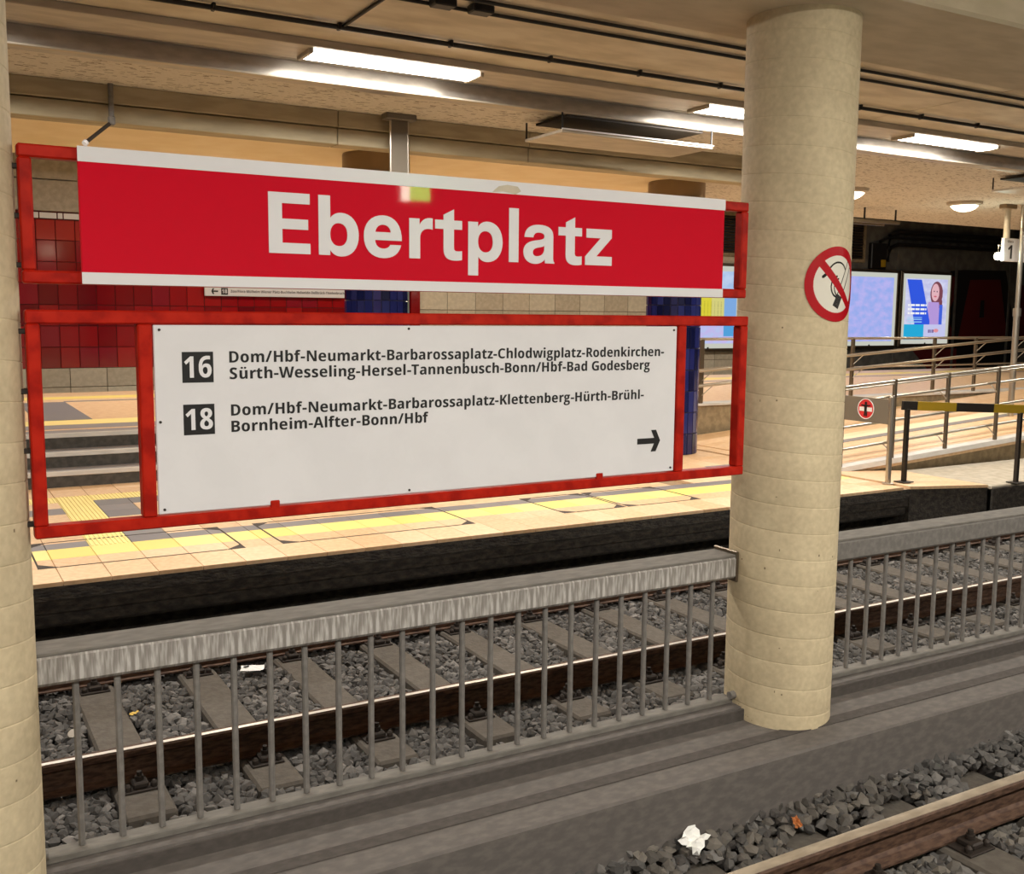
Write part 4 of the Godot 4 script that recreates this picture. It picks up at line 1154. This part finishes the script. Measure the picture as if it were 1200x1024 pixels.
func lamps():
	struct("trim_lamp_channel", span(Vector3(-12, 3.95, -7.25), Vector3(36, 4.0, -6.86), 0.004), M.white_metal, "long metal channel that carries the ceiling tubes")
	struct("trim_lamp_channel_near", span(Vector3(-12, 3.95, 0.15), Vector3(36, 4.0, 0.55), 0.004), M.white_metal, "metal channel with tubes over the near platform edge")
	struct("trim_lamp_channel_back", span(Vector3(-12, 4.95, -15.8), Vector3(36, 5.0, -15.4), 0.004), M.white_metal, "metal channel with tubes over the raised platform")
	var lab := ["tube lamp over the far platform edge, behind the left column", "glowing ceiling tube above the station name, left of the suspended tray", "glowing ceiling tube partly hidden by the no-smoking column's left side", "glowing ceiling tube just right of the no-smoking column's top", "tube lamp of the far row beyond the right edge", "last tube lamp of the far row beyond the right edge"]
	for i in LAMP_ROW.size(): tube_lamp(LAMP_ROW[i], 3.95, -7.05, lab[i], "tubes over the far platform edge", 9.0)
	for x in [-4.4, -0.95, 2.4, 5.9, 9.4]: tube_lamp(x, 3.95, 0.35, "%s tube lamp over the near platform, outside the picture" % nth[int((x + 4.5) / 3.4)], "tubes over the near platform", 14.5)
	for x in [0.6, 3.4, 6.2, 9.0, 11.8, 15.5, 19.5]: tube_lamp(x, 4.95, -15.6, "%s tube lamp over the raised platform, hidden by the lower ceiling" % nth[int((x - 0.5) / 2.75)], "tubes over the raised platform", 8.0)
	var rl := [[Vector3(13.3, 3.86, -9.9), "glowing round ceiling lamp left of the track number sign"], [Vector3(10.75, 3.86, -9.75), "small bright round ceiling lamp at the right edge of the column"], [Vector3(3.0, 3.86, -12.0), "added round lamp above the steps, unseen behind the sign"], [Vector3(6.6, 3.86, -12.0), "second added round lamp above the steps, unseen behind the sign"], [Vector3(17.6, 3.86, -9.9), "round ceiling lamp beyond the track number sign"]]  # the lamps above the steps are added, unseen, to warm the plaster ceiling
	for r in rl:
		var l := thing("round_ceiling_lamp", r[1], "lamp", r[0], "round ceiling lamps")
		obj("rim", lathe([Vector2(0.0, -0.055), Vector2(0.2, -0.055), Vector2(0.24, -0.035), Vector2(0.25, 0.0), Vector2(0, 0)], 32), M.white_metal, l)
		obj("bowl", lathe([Vector2(0, -0.14), Vector2(0.08, -0.13), Vector2(0.14, -0.105), Vector2(0.18, -0.07), Vector2(0.19, -0.055), Vector2(0, -0.055)], 32), M.lamp_round, l)
		area_light(l, Vector3(0, -0.15, 0), Vector2(0.3, 0.3), 3.2, WARM)

# ---------------------------------------------------------------- small things
func small_things():
	# services on the ceiling
	var c1 := thing("ceiling_cable", "pair of thin black cables along the concrete ceiling", "cable", Vector3(0, 3.985, 0))
	for z in [-5.5, -5.7]: obj("cable", tube([Vector3(-6, 0, z), Vector3(20, 0, z)], 0.012, 8), M.cable, c1)
	for x in [2.75, 3.0]: obj("junction_box", box(Vector3(0.14, 0.05, 0.1), 0.008), M.cable, c1, Vector3(x, -0.015, -5.6))
	var c2 := thing("ceiling_conduit", "black conduit with clips running along the ceiling before the tubes", "conduit", Vector3(0, 3.975, -6.42))
	obj("pipe", tube([Vector3(-6, 0, 0), Vector3(20, 0, 0)], 0.016, 10), M.cable, c2)
	for k in 24: obj("clip", box(Vector3(0.022, 0.045, 0.05), 0.004), M.cable, c2, Vector3(-3.9 + k * 0.79, 0.004, 0))
	var c3 := obj("cross_cable", tube([Vector3(2.44, 3.985, -4.06), Vector3(2.44, 3.985, -5.3), Vector3(2.45, 3.985, -6.5)], 0.011, 8), M.cable)
	tag(c3, "short black cable crossing the ceiling near the conduit", "cable")
	# bent pipe and sign hanger below the acoustic ceiling
	var bp := thing("bent_pipe", "thin bent metal pipe hanging from the fascia at upper left", "pipe", Vector3(1.345, 3.86, -8.36))
	obj("drop", tube([Vector3(0, 0, 0), Vector3(0, -0.29, 0)], 0.02, 10), M.galv, bp)
	obj("elbow", box(Vector3(0.05, 0.07, 0.05), 0.01), M.galv, bp, Vector3(0, -0.27, 0))
	obj("arm", tube([Vector3(0, -0.28, 0), Vector3(-0.2, -0.46, 0.12)], 0.014, 10), M.iron, bp)
	obj("tip", tube([Vector3(-0.2, -0.46, 0.12), Vector3(-0.215, -0.475, 0.13)], 0.022, 10), M.sign_white, bp)
	var hb := thing("sign_hanger", "grey metal sign hanger dropping from the ceiling behind the sign", "bracket", Vector3(3.66, 3.86, -8.3))
	obj("cap", box(Vector3(0.28, 0.05, 0.12), 0.006), M.plate_grey, hb, Vector3(0, -0.025, 0))
	for dx in [-0.08, 0.08]: obj("rod", tube([Vector3(dx, -0.05, 0), Vector3(dx, -0.75, 0)], 0.012, 8), M.steel, hb)
	obj("web", box(Vector3(0.15, 0.72, 0.02)), M.hanger, hb, Vector3(0, -0.4, 0))
	# trays hung under the ceiling
	for t in [[Vector3(4.72, 3.845, -7.98), 1.63, "suspended flat ceiling tray left of the no-smoking column"], [Vector3(11.2, 3.845, -7.98), 1.6, "suspended flat ceiling tray at the right edge of the picture"]]:
		var s := thing("suspended_tray", t[2], "tray", t[0], "suspended trays")
		var w: float = t[1]
		obj("panel", box(Vector3(w, 0.025, 0.6), 0.004), M.white_metal, s, Vector3(w / 2, -0.15, 0.3))
		obj("lip", box(Vector3(w, 0.012, 0.012)), M.sign_white, s, Vector3(w / 2, -0.135, 0.606))
		for x in [0.01, w - 0.01]:
			for z in [0.01, 0.59]: obj("rod", box(Vector3(0.012, 0.14, 0.012)), M.cable, s, Vector3(x, -0.07, z))
		obj("shade_plate", box(Vector3(w * 0.9, 0.02, 0.5)), M.iron, s, Vector3(w / 2, -0.014, 0.3))  # dark plate standing in for the shade on the ceiling above the tray
	# exit sign hanging over the near platform; only its mirror image shows, in the red sign
	var ex := thing("exit_sign", "lit green exit sign mirrored in the red station sign", "sign", Vector3(4.13, 3.31, 1.9))
	obj("case", box(Vector3(0.34, 0.2, 0.05), 0.006), M.sign_white, ex, Vector3(0, 0, 0.03))
	obj("lit_face", box(Vector3(0.2, 0.15, 0.008)), glow(Color(0.05, 0.8, 0.32), 28.0), ex, Vector3(0.05, 0, 0.0))
	obj("lit_strip", box(Vector3(0.08, 0.17, 0.008)), glow(Color(0.95, 1.0, 0.92), 24.0), ex, Vector3(-0.1, 0, 0.0))
	obj("hanger", tube([Vector3(0, 0.1, 0.03), Vector3(0, 0.58, 0.03)], 0.012, 8), M.steel, ex)
	area_light(ex, Vector3(0, 0, -0.02), Vector2(0.28, 0.15), 0.03, Color(0.5, 1.0, 0.7), Vector3(0, 0, 0))
	# litter
	var pa := thing("paper_scrap", "white printed paper lying on the far ballast", "litter", Vector3(1.8, -0.165, -6.5))
	obj("sheet", crumple(0.15, 0.1, 3, 0.008), M.paper, pa, Vector3(0, 0.01, 0), Vector3(0, -20, 0))
	obj("print", box(Vector3(0.035, 0.002, 0.02)), M.black, pa, Vector3(-0.035, 0.022, -0.02))
	var ti := obj("crumpled_tissue", crumple(0.12, 0.09, 8, 0.035), M.paper, self, Vector3(2.76, -0.06, -3.2), Vector3(24, 30, 14))
	tag(ti, "crumpled white tissue on the stones below the plinth", "litter")
	var cap := obj("bottle_cap", lathe([Vector2(0, 0), Vector2(0.03, 0), Vector2(0.03, 0.012), Vector2(0.026, 0.018), Vector2(0, 0.018)], 18), M.steel, self, Vector3(0.64, -0.17, -5.95), Vector3(35, 0, 20))
	tag(cap, "shiny round bottle cap on the ballast beside the first sleeper", "litter")
	var bt := obj("yellow_wrapper", crumple(0.06, 0.025, 15, 0.012), plain(rgb(232, 196, 96), 0.6), self, Vector3(0.985, -0.16, -6.08), Vector3(0, 30, 0))
	tag(bt, "tiny yellow wrapper on the far ballast", "litter")
	for l in [[Vector3(3.36, -0.06, -3.33), "orange leaf fragment on the near ballast, upper of two", 21], [Vector3(3.3, -0.075, -3.13), "orange leaf fragment on the near ballast, lower of two", 22]]:
		var o := obj("orange_scrap", crumple(0.035, 0.05, l[2], 0.015), plain(rgb(176, 104, 52), 0.8), self, l[0], Vector3(40, 0, 10))
		tag(o, l[1], "litter", "orange scraps on the near ballast")

func crumple(w: float, d: float, seed_: int, amp: float) -> ArrayMesh:
	var r := RandomNumberGenerator.new(); r.seed = seed_
	var n := 6; var g := []
	for i in n + 1:
		var row := []
		for j in n + 1:
			var e := 0.0 if (i > 0 and i < n and j > 0 and j < n) else 0.25 * amp
			row.append(Vector3((float(i) / n - 0.5) * w + r.randf_range(-1, 1) * e, r.randf() * amp, (float(j) / n - 0.5) * d + r.randf_range(-1, 1) * e))
		g.append(row)
	var st := begin(); st.set_smooth_group(-1)
	var t := Vector3(0, -0.0015, 0)
	for i in n:
		for j in n:
			quad(st, g[i][j], g[i + 1][j], g[i + 1][j + 1], g[i][j + 1], Vector3.UP)
			quad(st, g[i][j] + t, g[i + 1][j] + t, g[i + 1][j + 1] + t, g[i][j + 1] + t, Vector3.DOWN)
	return done(st)
